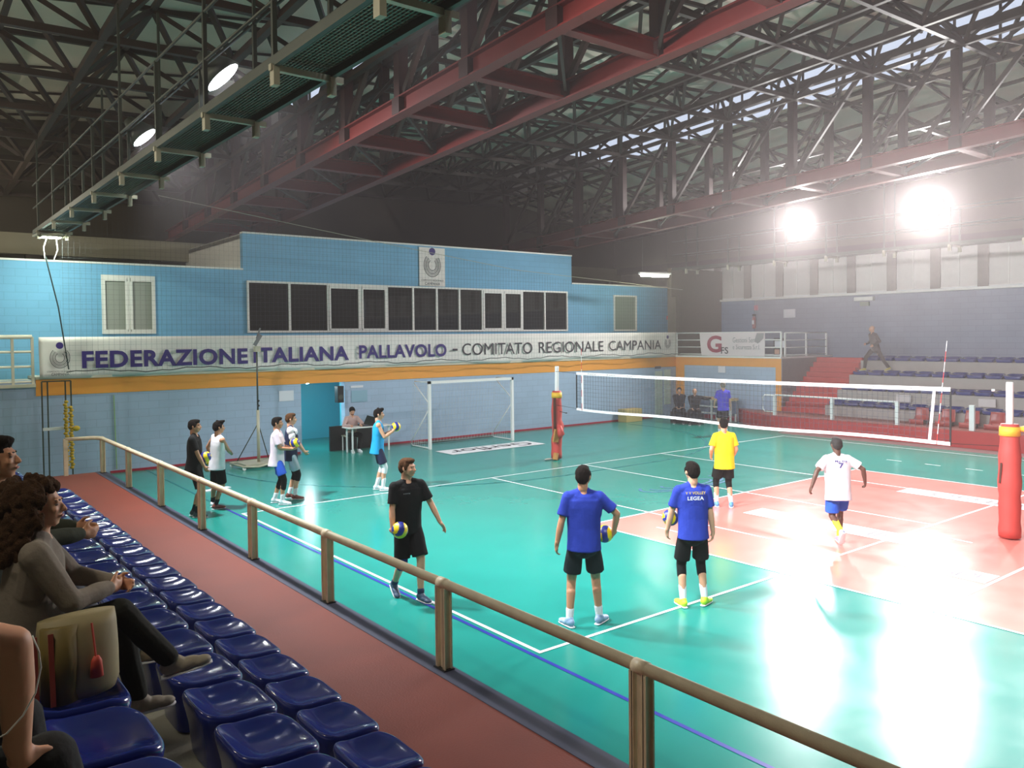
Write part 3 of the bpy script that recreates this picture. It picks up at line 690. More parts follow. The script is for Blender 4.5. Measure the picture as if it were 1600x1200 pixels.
# clerestory glazing on both sides of the raised bay
M_CLEAR = bpy.data.materials.new('clerestory_glass'); M_CLEAR.use_nodes = True
nt = M_CLEAR.node_tree; nt.nodes.clear(); o_ = nt.nodes.new('ShaderNodeOutputMaterial'); tb = nt.nodes.new('ShaderNodeBsdfTransparent'); gb_ = nt.nodes.new('ShaderNodeBsdfGlossy'); mxs = nt.nodes.new('ShaderNodeMixShader')
mxs.inputs[0].default_value = 0.08; gb_.inputs['Roughness'].default_value = 0.1; nt.links.new(tb.outputs[0], mxs.inputs[1]); nt.links.new(gb_.outputs[0], mxs.inputs[2]); nt.links.new(mxs.outputs[0], o_.inputs[0])
for idx, X in ((1, 4.5), (2, 17.2)):
    wt_ = thing('window_%d' % (40+idx), (X, 3, 10.8), 'long sloping strip of clerestory glass above the %s truss' % ('near' if idx == 1 else 'far'), 'window'); wt_['kind'] = 'structure'; del wt_['category']
    ya, yb = -17.0, 23.0; zb, zt_ = (10.98, 12.25) if idx == 1 else (10.82, 11.9)
    mb = MB().add([(X,ya,zr(zb,ya)),(X,yb,zr(zb,yb)),(X,yb,zr(zt_,yb)),(X,ya,zr(zt_,ya))],[(0,1,2,3)]); mb.build('pane', M_CLEAR, wt_)
    f = MB(); y = ya
    f.bar((X,ya,zr(zb,ya)),(X,yb,zr(zb,yb)),0.08,0.1).bar((X,ya,zr(zt_,ya)),(X,yb,zr(zt_,yb)),0.08,0.1)
    while y < yb: f.bar((X,y,zr(zb,y)),(X,y,zr(zt_,y)),0.05,0.06); y += 1.125
    f.build('window_frame', M_TRUSSD, wt_)
# double layer grids
def grid(label, x0, nx_, dx, zl, zu, y0, ny, dy, m=M_TRUSSD, ws=0.105):
    t = thing('roof_space_frame', (x0+dx*nx_/2, 3, zl(x0)), label, 'roof frame')
    lo = MB(); up = MB(); di = MB()
    N = lambda i, j: Vector((x0+i*dx, y0+j*dy, zr(zl(x0+i*dx), y0+j*dy)))
    U = lambda i, j: Vector((x0+(i+.5)*dx, y0+(j+.5)*dy, zr(zu(x0+(i+.5)*dx), y0+(j+.5)*dy)))
    for i in range(nx_+1):
        lo.bar(N(i,0), N(i,ny), ws, ws)
    for j in range(ny+1): lo.bar(N(0,j), N(nx_,j), ws, ws)
    for i in range(nx_):
        up.bar(U(i,0), U(i,ny-1), ws*0.8, ws*0.8)
        for j in range(ny):
            c = U(i,j)
            for a in (0,1):
                for b in (0,1): di.bar(N(i+a,j+b), c, ws*0.75, ws*0.75)
    for j in range(ny): up.bar(U(0,j), U(nx_-1,j), ws*0.8, ws*0.8)
    lo.build('bottom_chords', m, t); up.build('top_chords', m, t); di.build('web_members', m, t)
    return t
grid('dark steel space frame under the raised middle roof', 4.3, 6, 2.1, lambda x: 10.0+(x-4.3)*0.028, lambda x: 10.75+(x-4.3)*0.072, -16.0, 17, 2.25)
grid('dark steel space frame under the near side roof', -13.6, 7, 2.25, lambda x: 8.75+(x+14)/18*0.4, lambda x: 9.75+(x+14)/18*0.6, -16.0, 17, 2.25, ws=0.12)
grid('dark steel space frame under the far side roof', 17.4, 3, 2.2, lambda x: 9.3, lambda x: 10.3-(x-17)*0.1, -16.0, 17, 2.25)
# red box trusses
def truss(label, xa, xb, red_side):
    t = thing('roof_truss', ((xa+xb)/2, 3, 8), label, 'roof truss')
    ya, yb = -16.5, 22.5
    for x in (xa, xb):
        MB().ibeam((x,ya,zr(8.1,ya)),(x,yb,zr(8.1,yb)),0.24,0.34,0.03).build('bottom_chord', M_TRUSSR, t)
        MB().bar((x,ya,zr(10.75,ya)),(x,yb,zr(10.75,yb)),0.18,0.2).build('top_chord', M_TRUSSD, t)
    y = -16.0+0.35; k = 0
    while y < 22.4:
        MB().ibeam((xa,y,zr(8.1,y)),(xb,y,zr(8.1,y)),0.2,0.28,0.03).build('cross_beam', M_TRUSSR, t)
        for x in (xa, xb):
            p = MB().bar((x,y,zr(8.2,y)),(x,y,zr(10.75,y)),0.2,0.2); p.box(x-0.13,x+0.13,y-0.13,y+0.13,zr(7.95,y),zr(8.25,y)); p.build('post', mat('red_brown_steel',(54,25,22),0.55,var=0.2), t)
            y2 = y+2.25
            if y2 < 22.6:
                d = MB().bar((x,y,zr(10.75,y)),(x,y2,zr(8.2,y2)),0.09,0.11).bar((x,y,zr(9.6,y)),(x,y2,zr(10.75,y2)),0.06,0.06); d.build('diagonal', M_TRUSSD, t)
        if y+2.25 < 22.6:
            MB().bar((xa,y,zr(8.1,y)),(xb,y+2.25,zr(8.1,y+2.25)),0.05,0.08).bar((xa,y,zr(10.75,y)),(xb,y+2.25,zr(10.75,y+2.25)),0.06,0.06).bar((xa,y,zr(8.2,y)),(xb,y,zr(10.75,y)),0.05,0.06).build('brace', M_TRUSSD, t)
        y += 2.25; k += 1
    return t
truss('near red box truss running over the court, lit bright red at its far end', 2.4, 4.55, 0)
truss('far red box truss running over the far side of the court', 15.25, 17.15, 0)

# ------------------------------------------------------------------ catwalks and lamps
def grating():
    m = bpy.data.materials.new('expanded_metal_grating'); m.use_nodes = True; nt = m.node_tree; b = nt.nodes['Principled BSDF']
    b.inputs['Base Color'].default_value = rgb(86,98,84); b.inputs['Roughness'].default_value = 0.45; b.inputs['Metallic'].default_value = 0.4
    return m
M_GRATE = grating()
def catwalk(xa, xb, ya, yb, z, label, court_side, light=False):
    t = thing('catwalk', ((xa+xb)/2, (ya+yb)/2, z), label, 'catwalk')
    g = MB(); y = ya; xm = (xa+xb)/2
    # open grating: many thin longitudinal strips and cross wires
    n = 15
    for i in range(n+1): x = xa+(xb-xa)*i/n; g.box(x-0.006, x+0.006, ya, yb, z-0.012, z+0.012)
    while y < yb: g.box(xa, xb, y-0.004, y+0.004, z-0.008, z+0.008); y += 0.07
    g.build('grating', M_GRATE, t)
    for x in (xa, xb): 
        MB().bar((x,ya,z-0.03),(x,yb,z-0.03),0.05,0.10).build('edge_beam', M_GALV, t)
        for h in (0.55, 1.1): MB().tube([(x,ya,z+h),(x,yb,z+h)],0.018,8).build('guard_rail', M_GALV, t, True)
    y = yb-0.75; hk = 0
    while y > ya:
        MB().bar((xa-0.05,y,z-0.09),(xb+0.12,y,z-0.09),0.06,0.06).build('cross_beam', M_GALVL, t)
        for x in (xa, xb):
            MB().bar((x,y,z-0.14),(x,y,z+1.1),0.045,0.045).build('post', M_GALV, t)
            MB().box(x-0.03,x+0.03,y-0.05,y+0.05,z-0.26,z-0.08).build('bracket', M_GALVL, t)
        hk += 1
        if hk % 2: MB().bar((xa,y,z+1.1),(xa,y,zr(9.0,y)),0.035,0.035).bar((xb,y,z+1.1),(xb,y,zr(9.0,y)),0.035,0.035).build('hanger', M_GALV, t)
        y -= 2.08
    return t
catwalk(-2.42, -1.83, -10, 16.3, 6.08, 'grey grating catwalk hanging over the near side of the court', 1)
catwalk(20.6, 21.3, -10, 16.0, 6.15, 'pale catwalk hanging over the far stand, washed out by its lamps', -1)
M_LAMPB = mat('bright_lamp_glass', (255,250,245), 0.4, emit=60, ecol=(255,246,240))
M_LAMPS = mat('lamp_glass', (255,250,245), 0.4, emit=40, ecol=(238,240,255))
def area(parent, loc, aim, size, energy, col, spread=160):
    ld = bpy.data.lights.new('lamp_light', 'AREA'); ld.shape = 'DISK'; ld.size = size; ld.energy = energy; ld.color = col; ld.spread = R(spread)
    lo = bpy.data.objects.new('lamp_light', ld); COL.objects.link(lo); lo.parent = parent
    d = (Vector(aim)-Vector(loc)).normalized(); M_ = d.to_track_quat('-Z','Y').to_matrix().to_4x4(); M_.translation = Vector(loc)
    lo.matrix_local = wm(parent).inverted() @ M_
    return lo
def flood(loc, aim, label, m, r=0.24, group=None, energy=800, col=(1,0.97,0.95), spread=150):
    t = thing('floodlight', loc, label, 'floodlight', group); L = Vector(loc); d = (Vector(aim)-L).normalized()
    MB().tube([L-d*0.42, L-d*0.34, L-d*0.12, L], [0.08,0.12,r*0.85,r], 20).build('housing', M_GALV, t, True)
    x = d.cross(Vector((0,0,1))).normalized(); y = x.cross(d); P = L+d*0.004
    MB().add([P+x*(math.cos(2*math.pi*k/20)*r*0.9)+y*(math.sin(2*math.pi*k/20)*r*0.9) for k in range(20)], [tuple(range(20))]).build('lamp_glass', m, t)
    b = MB()
    for s_ in (-1,1): b.tube([L-d*0.3+x*s_*(r*0.5), L-d*0.34+x*s_*(r*0.5)-Vector((0,0,0.25))], 0.015, 6)
    b.tube([L-d*0.34-x*r*0.5-Vector((0,0,0.25)), L-d*0.34+x*r*0.5-Vector((0,0,0.25))], 0.015, 6).build('bracket', M_GALV, t)
    area(t, L+d*0.02, L+d*5, r*1.8, energy, col, spread)
    return t
G1 = 'floodlights on the far catwalk'; G2 = 'floodlights on the near catwalk'
flood((20.55, 9.9, 7.4), (6, 10, 0), 'dazzling floodlight on the far catwalk, the left of the two white glares', M_LAMPB, 0.34, G1, 900, (1,0.97,0.95), 130)
flood((20.55, 5.45, 7.36), (6, 1, 0), 'largest dazzling floodlight on the far catwalk, the right-hand glare', M_LAMPB, 0.44, G1, 800, (1,0.97,0.95), 130)
flood((20.55, 0.9, 7.36), (8, -2, 0), 'dazzling floodlight on the far catwalk just past the right edge of the frame', M_LAMPB, 0.36, G1, 520, (1,0.97,0.95), 130)
for y in (13.9,): pass
flood((-1.55, 9.35, 7.1), (4.0, 7.0, 0), 'near catwalk floodlight seen edge-on, second from the goal wall end', M_LAMPS, 0.26, G2, 700, (0.95,0.97,1), 130)
flood((-1.55, 5.05, 7.1), (4.5, 2.5, 0), 'near catwalk floodlight seen edge-on, violet-white and largest', M_LAMPS, 0.3, G2, 480, (0.95,0.97,1), 108)
flood((-1.55, 0.7, 7.1), (9, 0, 0), 'near catwalk floodlight above the top of the photo frame', M_LAMPS, 0.3, G2, 480, (0.95,0.97,1), 108)
flood((-1.55, -3.8, 7.1), (9, -4, 0), 'near catwalk floodlight almost over the camera', M_LAMPS, 0.3, G2, 480, (0.95,0.97,1), 108)
# end lamp of the catwalk
L = thing('floodlight', (-2.12, 15.45, 5.84), 'square greenish-white floodlight under the far end of the near catwalk', 'floodlight')
MB().box(-2.4,-1.95,15.3,15.62,5.86,5.92).build('housing', M_GALVL, L); MB().box(-2.36,-1.99,15.33,15.59,5.845,5.859).build('lamp_glass', mat('end_lamp_glass',(255,255,240),0.4,emit=130,ecol=(235,255,225)), L)
for x in (-2.45,-1.8): MB().bar((x,15.4,5.92),(x,16.2,5.95),0.04,0.04).build('bracket', M_GALVL, L)
MB().tube([(-2.25,15.6,5.85),(-2.30,15.75,5.65),(-2.26,15.9,5.4)],0.012,6).tube([(-2.05,15.6,5.85),(-2.0,15.75,5.6),(-2.06,15.9,5.38)],0.012,6).build('cable', M_WHITEP, L)
area(L, (-2.17,15.46,5.83), (-1.2,17.2,3.5), 0.35, 90, (0.9,1,0.85), 170)
for i,(x,y) in enumerate(((-6.5,-3),(-6.5,4),(-6.5,11),(-5.0,18.6))):  # added tubes out of view, fill light for the near stand and block side
    F = thing('tube_light', (x,y,7.2), 'added fill light tube high on the near stand side, %s camera' % ['nearest the','second from the','third from the','farthest from the'][i], 'light', 'added fill lights on the near stand side')
    MB().tube([(x,y-0.75,7.2),(x,y+0.75,7.2)],0.05,10).build('tube', mat('fill_tube',(255,250,230),0.4,emit=190,ecol=(255,246,222)), F, True)
    MB().box(x-0.07,x+0.07,y-0.8,y+0.8,7.26,7.34).build('housing', M_WHITEP, F)
    for q in (-0.7,0.7): MB().tube([(x,y+q,7.34),(x,y+q,zr(8.9,y))],0.006,5).build('suspension_wire', M_GALV, F)
# fluorescent tube near the corner
F = thing('tube_light', (18.0, 14.8, 5.75), 'glowing fluorescent tube light hanging near the right end of the upper wall', 'light')
MB().tube([(17.55,14.9,5.68),(18.75,14.6,5.68)],0.05,10).build('tube', mat('fluorescent_tube',(255,255,240),0.4,emit=90,ecol=(250,255,232)), F, True)
MB().bar((17.45,14.92,5.76),(18.85,14.58,5.76),0.12,0.07).build('housing', M_WHITEP, F)
for x,y in ((17.6,14.88),(18.7,14.61)): MB().tube([(x,y,5.79),(x,y,8.4)],0.006,5).build('suspension_wire', M_GALV, F)
# ------------------------------------------------------------------ protective net in front of the goal wall
pn_ = thing('protective_net', (9, 15.7, 2.6), 'fine square-mesh ball protection net hanging in front of the goal wall', 'net')
def ntop(x): return 7.1-0.12*(x-0.5) if x > 0.5 else 6.0+(x+2.2)*0.4
nm_ = MB(); x = -1.95; y_ = 15.62
while x < 20.8: nm_.bar((x,y_,2.62+0.04*math.sin(x)),(x+0.03,y_,max(ntop(x),5.2)),0.0026,0.0026); x += 0.125
z = 2.66
while z < 7.0:
    xa_ = -1.95 if z < 6.1 else 0.2
    xe_ = 20.8 if z < 4.6 else min(20.8, 0.5+(7.1-z)/0.12)
    nm_.bar((xa_,y_,z),(xe_,y_,z+0.02),0.0026,0.0026); z += 0.125
nm_.build('mesh', mat('net_cord_dark',(74,78,84),0.8), pn_)
MB().tube([(0.3,y_,7.12),(6,y_,6.40),(12,y_,5.7),(20.8,y_,5.25)],0.008,5).build('top_rope', M_GALVL, pn_)
bt = MB(); pts = [(-1.9+0.2*i, y_, 2.63+0.035*math.sin(i*0.5)+0.015*math.sin(i*1.9)) for i in range(114)]; bt.tube(pts,0.012,5); bt.build('bottom_cord', M_BLACK, pn_)
MB().tube([(-2.3,15.5,5.4),(-2.05,15.55,4.2),(-1.85,y_,2.7)],0.016,6).build('side_rope', mat('dark_green_rope',(40,60,58),0.8), pn_)

# ------------------------------------------------------------------ volleyball net and posts
vn = thing('volleyball_net', (9, 4.5, 1.43), 'volleyball net with white printed top band crossing the court', 'net')
NX = 9.0; ya, yb = -0.28, 9.25
def top_z(y): u = (y-4.5)/4.8; return 2.43-0.025*(1-u*u)
def bot_z(y): return top_z(y)-1.0+0.02*math.sin(y*1.3)
n = 60
b = MB(); b2 = MB()
for mbq, f0, f1 in ((b, lambda y: top_z(y)-0.07, top_z), (b2, bot_z, lambda y: bot_z(y)+0.06)):
    vs = []; fs = []
    for i in range(n+1):
        y = ya+(yb-ya)*i/n
        for xo in (-0.008, 0.008):
            vs += [(NX+xo, y, f0(y)), (NX+xo, y, f1(y))]
    for i in range(n):
        a = i*4; c = a+4; fs += [(a,c,c+1,a+1),(a+2,a+3,c+3,c+2),(a+1,c+1,c+3,a+3),(a,a+2,c+2,c)]
    fs += [(0,1,3,2),(4*n,4*n+2,4*n+3,4*n+1)]
    mbq.add(vs, fs)
b.build('top_band', M_NETW, vn); b2.build('bottom_band', M_NETW, vn)
y = 8.8
while y > 0.2:
    t = MB(); put_text(t, 'Kioene', (NX-0.011, y, top_z(y)-0.052), (0,-1,0), (0,0,1), 0.036, 0.30, 0.0); t.build('lettering', M_INKD, vn); y -= 0.70
m_ = MB(); y = ya
while y < yb: m_.bar((NX,y,bot_z(y)),(NX,y,top_z(y)-0.05),0.004,0.004); y += 0.1
for k in range(1, 10):
    for i in range(24):
        y1 = ya+(yb-ya)*i/24; y2 = ya+(yb-ya)*(i+1)/24; m_.bar((NX,y1,bot_z(y1)+0.1*k),(NX,y2,bot_z(y2)+0.1*k),0.004,0.004)
m_.build('mesh', M_NETB, vn)
for y in (ya, yb): MB().bar((NX,y,1.43),(NX,y,2.4),0.012,0.03).build('edge_cord', M_BLACK, vn)
for y, lean in ((9.0,0.0),(0.0,-0.06)): MB().bar((NX-0.012,y+lean*0.2,2.37),(NX-0.012,y-lean*1.2,1.44),0.05,0.012,(1,0,0)).build('side_tape', M_NETW, vn)
for y, s_ in ((9.02,0),(-0.06,-0.17)):
    for k in range(10):
        z0 = 1.43+0.18*k; z1 = z0+0.18; yy0 = y+s_*(z0-1.43)/1.8; yy1 = y+s_*(z1-1.43)/1.8
        MB().tube([(NX-0.03,yy0,z0),(NX-0.03,yy1,z1)],0.006,6).build('antenna_band', M_METALW if k % 2 else mat('antenna_red',(200,50,50),0.4), vn)
# tension ropes
MB().tube([(NX,9.25,2.40),(9.05,10.15,2.42)],0.005,5).tube([(NX,-0.28,2.40),(8.97,-1.1,2.42)],0.005,5).tube([(NX,9.25,1.46),(9.05,10.15,1.5)],0.005,5).tube([(NX,-0.28,1.46),(8.97,-1.1,1.5)],0.005,5).build('tension_rope', M_BLACK, vn)
def net_post(x, y, h, tilt, label, near):
    t = thing('net_post', (x, y, 0), label, 'net post', 'padded volleyball net posts')
    top = Vector((x+tilt[0], y+tilt[1], h))
    MB().tube([(x,y,0.0),top-(top-Vector((x,y,0)))*0.01,top],[0.055,0.055,0.05],18).build('pole', M_METALW, t, True)
    hp = 1.88
    r0 = 0.165 if near else 0.155
    pd = MB(); rings = []
    for k in range(15):
        z = 0.03+(hp-0.03)*k/14; c = Vector((x+tilt[0]*z/h, y+tilt[1]*z/h, z))
        rr = r0*(0.98+0.05*math.sin(k*2.1)); 
        if near and 5 < k < 9: rr *= 1.06
        if not near and 4 < k < 8: c += Vector((0.02,-0.03,0)); rr *= 1.08
        if k > 11: rr *= 0.86
        rings.append((c, Vector((rr*0.92,0,0)), Vector((0,rr,0))))
    pd.loft(rings, 16); pd.build('padding', M_PAD, t, True)
    c = Vector((x+tilt[0]*0.7, y+tilt[1]*0.7, 1.78))
    MB().loft([(c-Vector((0,0,0.09)), Vector((r0*0.93,0,0)), Vector((0,r0*0.95,0))), (c+Vector((0,0,0.06)), Vector((r0*0.9,0,0)), Vector((0,r0*0.92,0)))], 18).build('strap', M_PADY, t, True)
    return t
pl_ = net_post(9.1, 10.2, 2.56, (0.06,0.02), 'far net post with loose red padding and yellow strap, near the goal', False)
# open seam with brown foam on the far post
MB().bar((8.96,10.10,1.7),(8.94,10.08,0.75),0.05,0.05).build('open_seam', mat('dark_brown_seam',(70,34,22),0.8), pl_)
MB().bar((8.98,10.02,0.85),(8.93,10.05,0.5),0.16,0.06).bar((8.96,10.05,0.2),(8.9,10.03,0.02),0.12,0.08).build('torn_foam', mat('brown_foam',(166,120,66),0.9,var=0.2,scale=20), pl_)
MB().loft([(Vector((9.02,9.98,0.95)),Vector((0.06,0,0)),Vector((0,0.06,0))),(Vector((9.05,9.94,0.72)),Vector((0.1,0,0)),Vector((0,0.1,0))),(Vector((9.03,9.97,0.62)),Vector((0.04,0,0)),Vector((0,0.04,0)))],12).build('hanging_flap', M_PAD, pl_, True)
MB().ell((8.82,10.22,0.03),0.13,0.05,0.02).build('floor_cap', mat('pale_cap',(210,200,190),0.6), pl_)
MB().tube([(9.1,10.05,1.33),(9.12,9.82,1.3)],0.008,6).ell((9.12,9.8,1.3),0.03,0.03,0.015).build('winch_handle', M_BLACK, pl_)
pr_ = net_post(8.95, -1.24, 2.56, (-0.03,0.0), 'near net post wrapped in red padding with a yellow strap, at the right edge', True)
MB().tube([(8.98,-1.36,1.80),(8.95,-1.5,1.82),(8.93,-1.62,1.9),(8.92,-1.8,1.9)],[0.04,0.06,0.05,0.03],10).build('strap_end', M_PADY, pr_, True)
MB().bar((8.80,-1.17,1.25),(8.80,-1.15,0.92),0.04,0.03).build('open_seam', mat('dark_brown_seam',(70,34,22),0.8), pr_)
MB().tube([(8.9,-1.02,2.42),(8.88,-0.98,2.42)],0.02,8).build('hook', M_METALW, pr_)

# ------------------------------------------------------------------ futsal goal
gl = thing('futsal_goal', (9.1, 14.3, 0), 'white futsal goal with thin net standing before the blue wall', 'goal')
gx0, gx1, gy, gz = 7.56, 10.72, 14.25, 2.06
for x in (gx0, gx1): MB().bar((x,gy,0),(x,gy,gz),0.08,0.08,(0,1,0)).build('goal_post', M_METALW, gl)
MB().bar((gx0-0.04,gy,gz-0.04),(gx1+0.04,gy,gz-0.04),0.08,0.08).build('crossbar', M_METALW, gl)
for x in (gx0, gx1):
    MB().tube([(x,gy,gz-0.03),(x,15.1,gz-0.03),(x,15.12,gz-0.1),(x,gy+0.05,1.4)],0.017,8).build('top_hoop', M_METALW, gl, True)
    MB().tube([(x,gy+0.03,1.22),(x,15.32,0.16),(x,15.34,0.05),(x,15.25,0.025),(x,gy,0.025)],0.017,8).build('side_brace', M_METALW, gl, True)
MB().tube([(gx0,15.34,0.03),(gx1,15.34,0.03)],0.017,8).build('back_bar', M_GALV, gl, True)
g_ = MB()
x = gx0
while x <= gx1+0.01: g_.bar((x,15.1,gz-0.05),(x,15.34,0.05),0.0035,0.0035).bar((x,gy,gz-0.05),(x,15.1,gz-0.05),0.0035,0.0035); x += 0.12
for k in range(17): z = 0.05+(gz-0.1)*k/16; yy = 15.34-0.24*k/16; g_.bar((gx0,yy,z),(gx1,yy,z),0.0035,0.0035)
for x in (gx0,gx1):
    for k in range(1,9): yq = gy+k*0.12; g_.bar((x,yq,gz-0.05),(x,yq+0.2,0.05),0.0035,0.0035)
    for k in range(16): z = 0.05+k*0.12; g_.bar((x,gy,z),(x,15.2,z),0.0035,0.0035)
g_.build('goal_net', mat('goal_net_cord',(200,200,204),0.8), gl)

# ------------------------------------------------------------------ small furniture
tp = thing('camera_stand', (2.3, 14.5, 0), 'tall thin wheeled stand with a video camera reaching the banner, by the goal wall', 'stand')
MB().tube([(1.78,14.95,0.1),(1.83,14.1,0.1),(2.13,13.85,0.1),(2.95,14.55,0.1),(2.95,15.1,0.1),(1.78,14.98,0.1)],0.03,8).build('base_frame', M_GALVL, tp, True)
MB().box(1.95,2.8,14.25,14.95,0.07,0.12).build('base_plate', M_GALVL, tp)
MB().tube([(2.42,14.6,0.1),(2.42,14.6,1.5)],0.04,10).build('lower_pole', M_GALVL, tp, True)
MB().tube([(2.42,14.6,1.5),(2.42,14.6,3.1)],0.022,10).build('upper_pole', M_GALV, tp, True)
MB().tube([(2.42,14.6,1.15),(1.95,14.9,0.15)],0.014,6).tube([(2.42,14.6,1.15),(2.8,14.9,0.15)],0.014,6).build('brace', M_GALV, tp, True)
for z in (1.62,1.75): MB().ell((2.42,14.55,z),0.035,0.035,0.03).build('knob', M_BLACK, tp)
MB().box(2.36,2.5,14.52,14.68,3.05,3.2).build('camera_mount', M_GALVL, tp)
MB().bar((2.36,14.6,3.22),(2.52,14.55,3.5),0.12,0.09).bar((2.42,14.6,3.4),(2.52,14.58,3.68),0.04,0.04).build('camera_head', mat('camera_grey',(110,110,112),0.5), tp)
for x,y in ((1.8,14.9),(1.85,14.1),(2.92,14.6)): MB().tube([(x,y-0.02,0.05),(x,y+0.02,0.05)],0.045,12).build('wheel', M_WHITEP, tp)
# scorer's table
tb_ = thing('table', (5.9, 15.2, 0), 'white folding table by the doorway with a laptop on it', 'table')
c_, s_ = math.cos(R(-8)), math.sin(R(-8))
MB().box(5.25,6.70,14.95,15.45,0.73,0.76).build('table_top', M_WHITEP, tb_, bevel=0.006)
for x,y in ((5.38,15.02),(5.38,15.38),(6.58,15.02),(6.58,15.38)): MB().box(x-0.02,x+0.02,y-0.02,y+0.02,0,0.73).build('leg', M_METALW, tb_)
tag(MB().box(5.1,6.5,15.93,16.0,0.0,0.74).build('black_cloth', M_BLACK), 'black cloth hanging against the wall behind the white table', 'cloth')
lp = thing('laptop', (6.05, 15.15, 0.76), 'black open laptop on the white table', 'laptop')
MB().box(5.75,6.2,15.08,15.36,0.762,0.78).build('keyboard_base', M_BLACK, lp)
MB().bar((5.98,15.07,0.78),(6.06,14.98,1.04),0.46,0.015,(0,1,0.3)).build('screen', M_BLACK, lp)
ch = thing('chair', (5.62, 15.72, 0), 'grey chair the scorer sits on behind the table', 'chair')
MB().box(5.45,5.85,15.55,15.9,0.43,0.46).build('seat', M_GALVL, ch)
for x,y in ((5.48,15.58),(5.82,15.58),(5.48,15.87),(5.82,15.87)): MB().box(x-0.012,x+0.012,y-0.012,y+0.012,0,0.43).build('leg', M_METALW, ch)
bx = thing('cardboard_box', (17.7, 15.7, 0), 'tan cardboard box against the goal wall beyond the net', 'box')
MB().box(17.25,18.15,15.45,15.9,0,0.5).build('carton', M_CARD, bx, bevel=0.01); MB().box(17.25,18.15,15.66,15.69,0.5,0.504).build('tape', mat('tan_tape',(170,140,90),0.5), bx)
spk = thing('loudspeaker', (5.5,15.95,1.5), 'black loudspeaker on the right jamb of the doorway', 'loudspeaker')
MB().box(5.32,5.52,15.82,16.04,1.45,1.95).build('cabinet', M_BLACK, spk, bevel=0.01); MB().tube([(5.42,15.83,1.62),(5.42,15.815,1.62)],0.075,16).build('woofer', M_GALV, spk)
tag(MB().box(3.59,4.03,YW-0.012,YW-0.002,1.58,1.88).build('wall_notice', M_PAPER), 'white paper notice left of the doorway', 'notice')
tag(MB().box(5.86,6.28,YW-0.012,YW-0.002,1.86,1.93).build('wall_notice', M_PAPER), 'narrow white notice high above the scorer', 'notice')
tag(MB().box(5.88,6.42,YW-0.012,YW-0.002,1.42,1.78).build('wall_board', mat('pale_teal_board',(140,176,196),0.4)), 'pale teal board on the wall above the scorer', 'board')
tag(MB().box(19.55,19.98,YW-0.03,YW-0.002,0.1,1.9).box(20.1,20.5,YW-0.03,YW-0.002,0.5,1.95).build('radiator_panel', mat('pale_green_white',(196,210,200),0.5,var=0.1,scale=8)), 'pale green-white vertical panel in the corner behind the seated men', 'panel')
tag(MB().box(19.55,19.9,YW-0.02,YW-0.002,2.0,2.1).build('exit_sign', mat('grey_sign',(110,110,120),0.5)), 'small grey sign above the pale panel in the corner', 'sign')
# low cabinet / trolley with board next to the seated men
tr_ = thing('trolley', (20.2, 13.6, 0), 'white metal bench frame with a tan top beside the seated men', 'trolley')
MB().box(20.0,20.4,12.55,14.6,0.84,0.93).build('board_top', mat('tan_board',(206,180,130),0.6), tr_)
for y in (12.65,13.55,14.5):
    for x in (20.04,20.36): MB().box(x-0.03,x+0.03,y-0.03,y+0.03,0.02,0.84).build('leg', M_METALW, tr_)
for z in (0.3,0.55): MB().box(20.02,20.06,12.6,14.55,z,z+0.04).build('rail', M_METALW, tr_)
MB().box(20.3,20.34,12.6,14.55,0.32,0.78).build('back_panel', mat('slate_panel',(110,124,150),0.5), tr_)
tag(MB().box(18.6,18.95,13.05,14.4,0.0,0.42).build('bench', M_BLACK), 'dark bench under the two seated men', 'bench')
tag(MB().bar((0.15,11.85,0.012),(0.75,12.0,0.012),0.16,0.02).build('floor_plate', M_PAPER), 'small white sheet lying on the teal floor behind the railing', 'sheet')
# handbag later
# ------------------------------------------------------------------ people
SKIN = mat('skin_light', (206,152,122), 0.55, var=0.05, scale=12)
SKIN2 = mat('skin_tan', (188,134,102), 0.55, var=0.05, scale=12)
SKIND = mat('skin_dark', (92,62,50), 0.5, var=0.05, scale=12)
HAIRD = mat('dark_brown_hair', (20,14,11), 0.9, spec=0.12, var=0.3, scale=60, bump=0.6, bscale=200)
HAIRB = mat('brown_hair', (76,50,30), 0.9, spec=0.12, var=0.3, scale=60, bump=0.6, bscale=200)
def cloth(name, c, r=0.85): return mat(name, c, r, var=0.07, scale=14, bump=0.25, bscale=40, spec=0.25)
C_BLUE = cloth('royal_blue_shirt', (34,54,150)); C_BLACK = cloth('black_cloth_fabric', (13,14,15)); C_WHITE = cloth('white_fabric', (226,224,230)); C_NAVY = cloth('navy_fabric', (30,38,66))
C_YEL = cloth('yellow_shirt', (238,216,32)); C_PINKW = cloth('pale_pink_shirt', (228,210,222)); C_TEALV = cloth('bright_blue_vest', (30,150,205)); C_BRB = cloth('bright_blue_shorts', (48,92,200))
C_GREY = cloth('grey_knit', (128,118,108)); C_JEAN = cloth('grey_blue_jeans', (84,88,98)); C_PINK = cloth('dusty_pink_shirt', (196,166,162)); C_LG = cloth('light_grey_shorts', (176,186,196)); C_VIO = cloth('violet_blue_shirt', (72,66,190))
SHOEW = mat('white_shoe', (224,226,232), 0.5); SHOED = mat('dark_shoe', (52,54,60), 0.5); SHOEY = mat('neon_yellow_shoe', (206,240,60), 0.5); SHOEB = mat('blue_shoe', (90,150,200), 0.5); SHOEG = mat('grey_shoe', (150,140,124), 0.7); SHOER = mat('red_brown_shoe', (120,60,52), 0.5)
SOLE = mat('shoe_sole', (216,216,220), 0.6)
EYE = mat('eye_dark', (96,78,70), 0.4); LIP = mat('lips', (160,92,84), 0.5); BROW = mat('eyebrow', (50,36,28), 0.8)

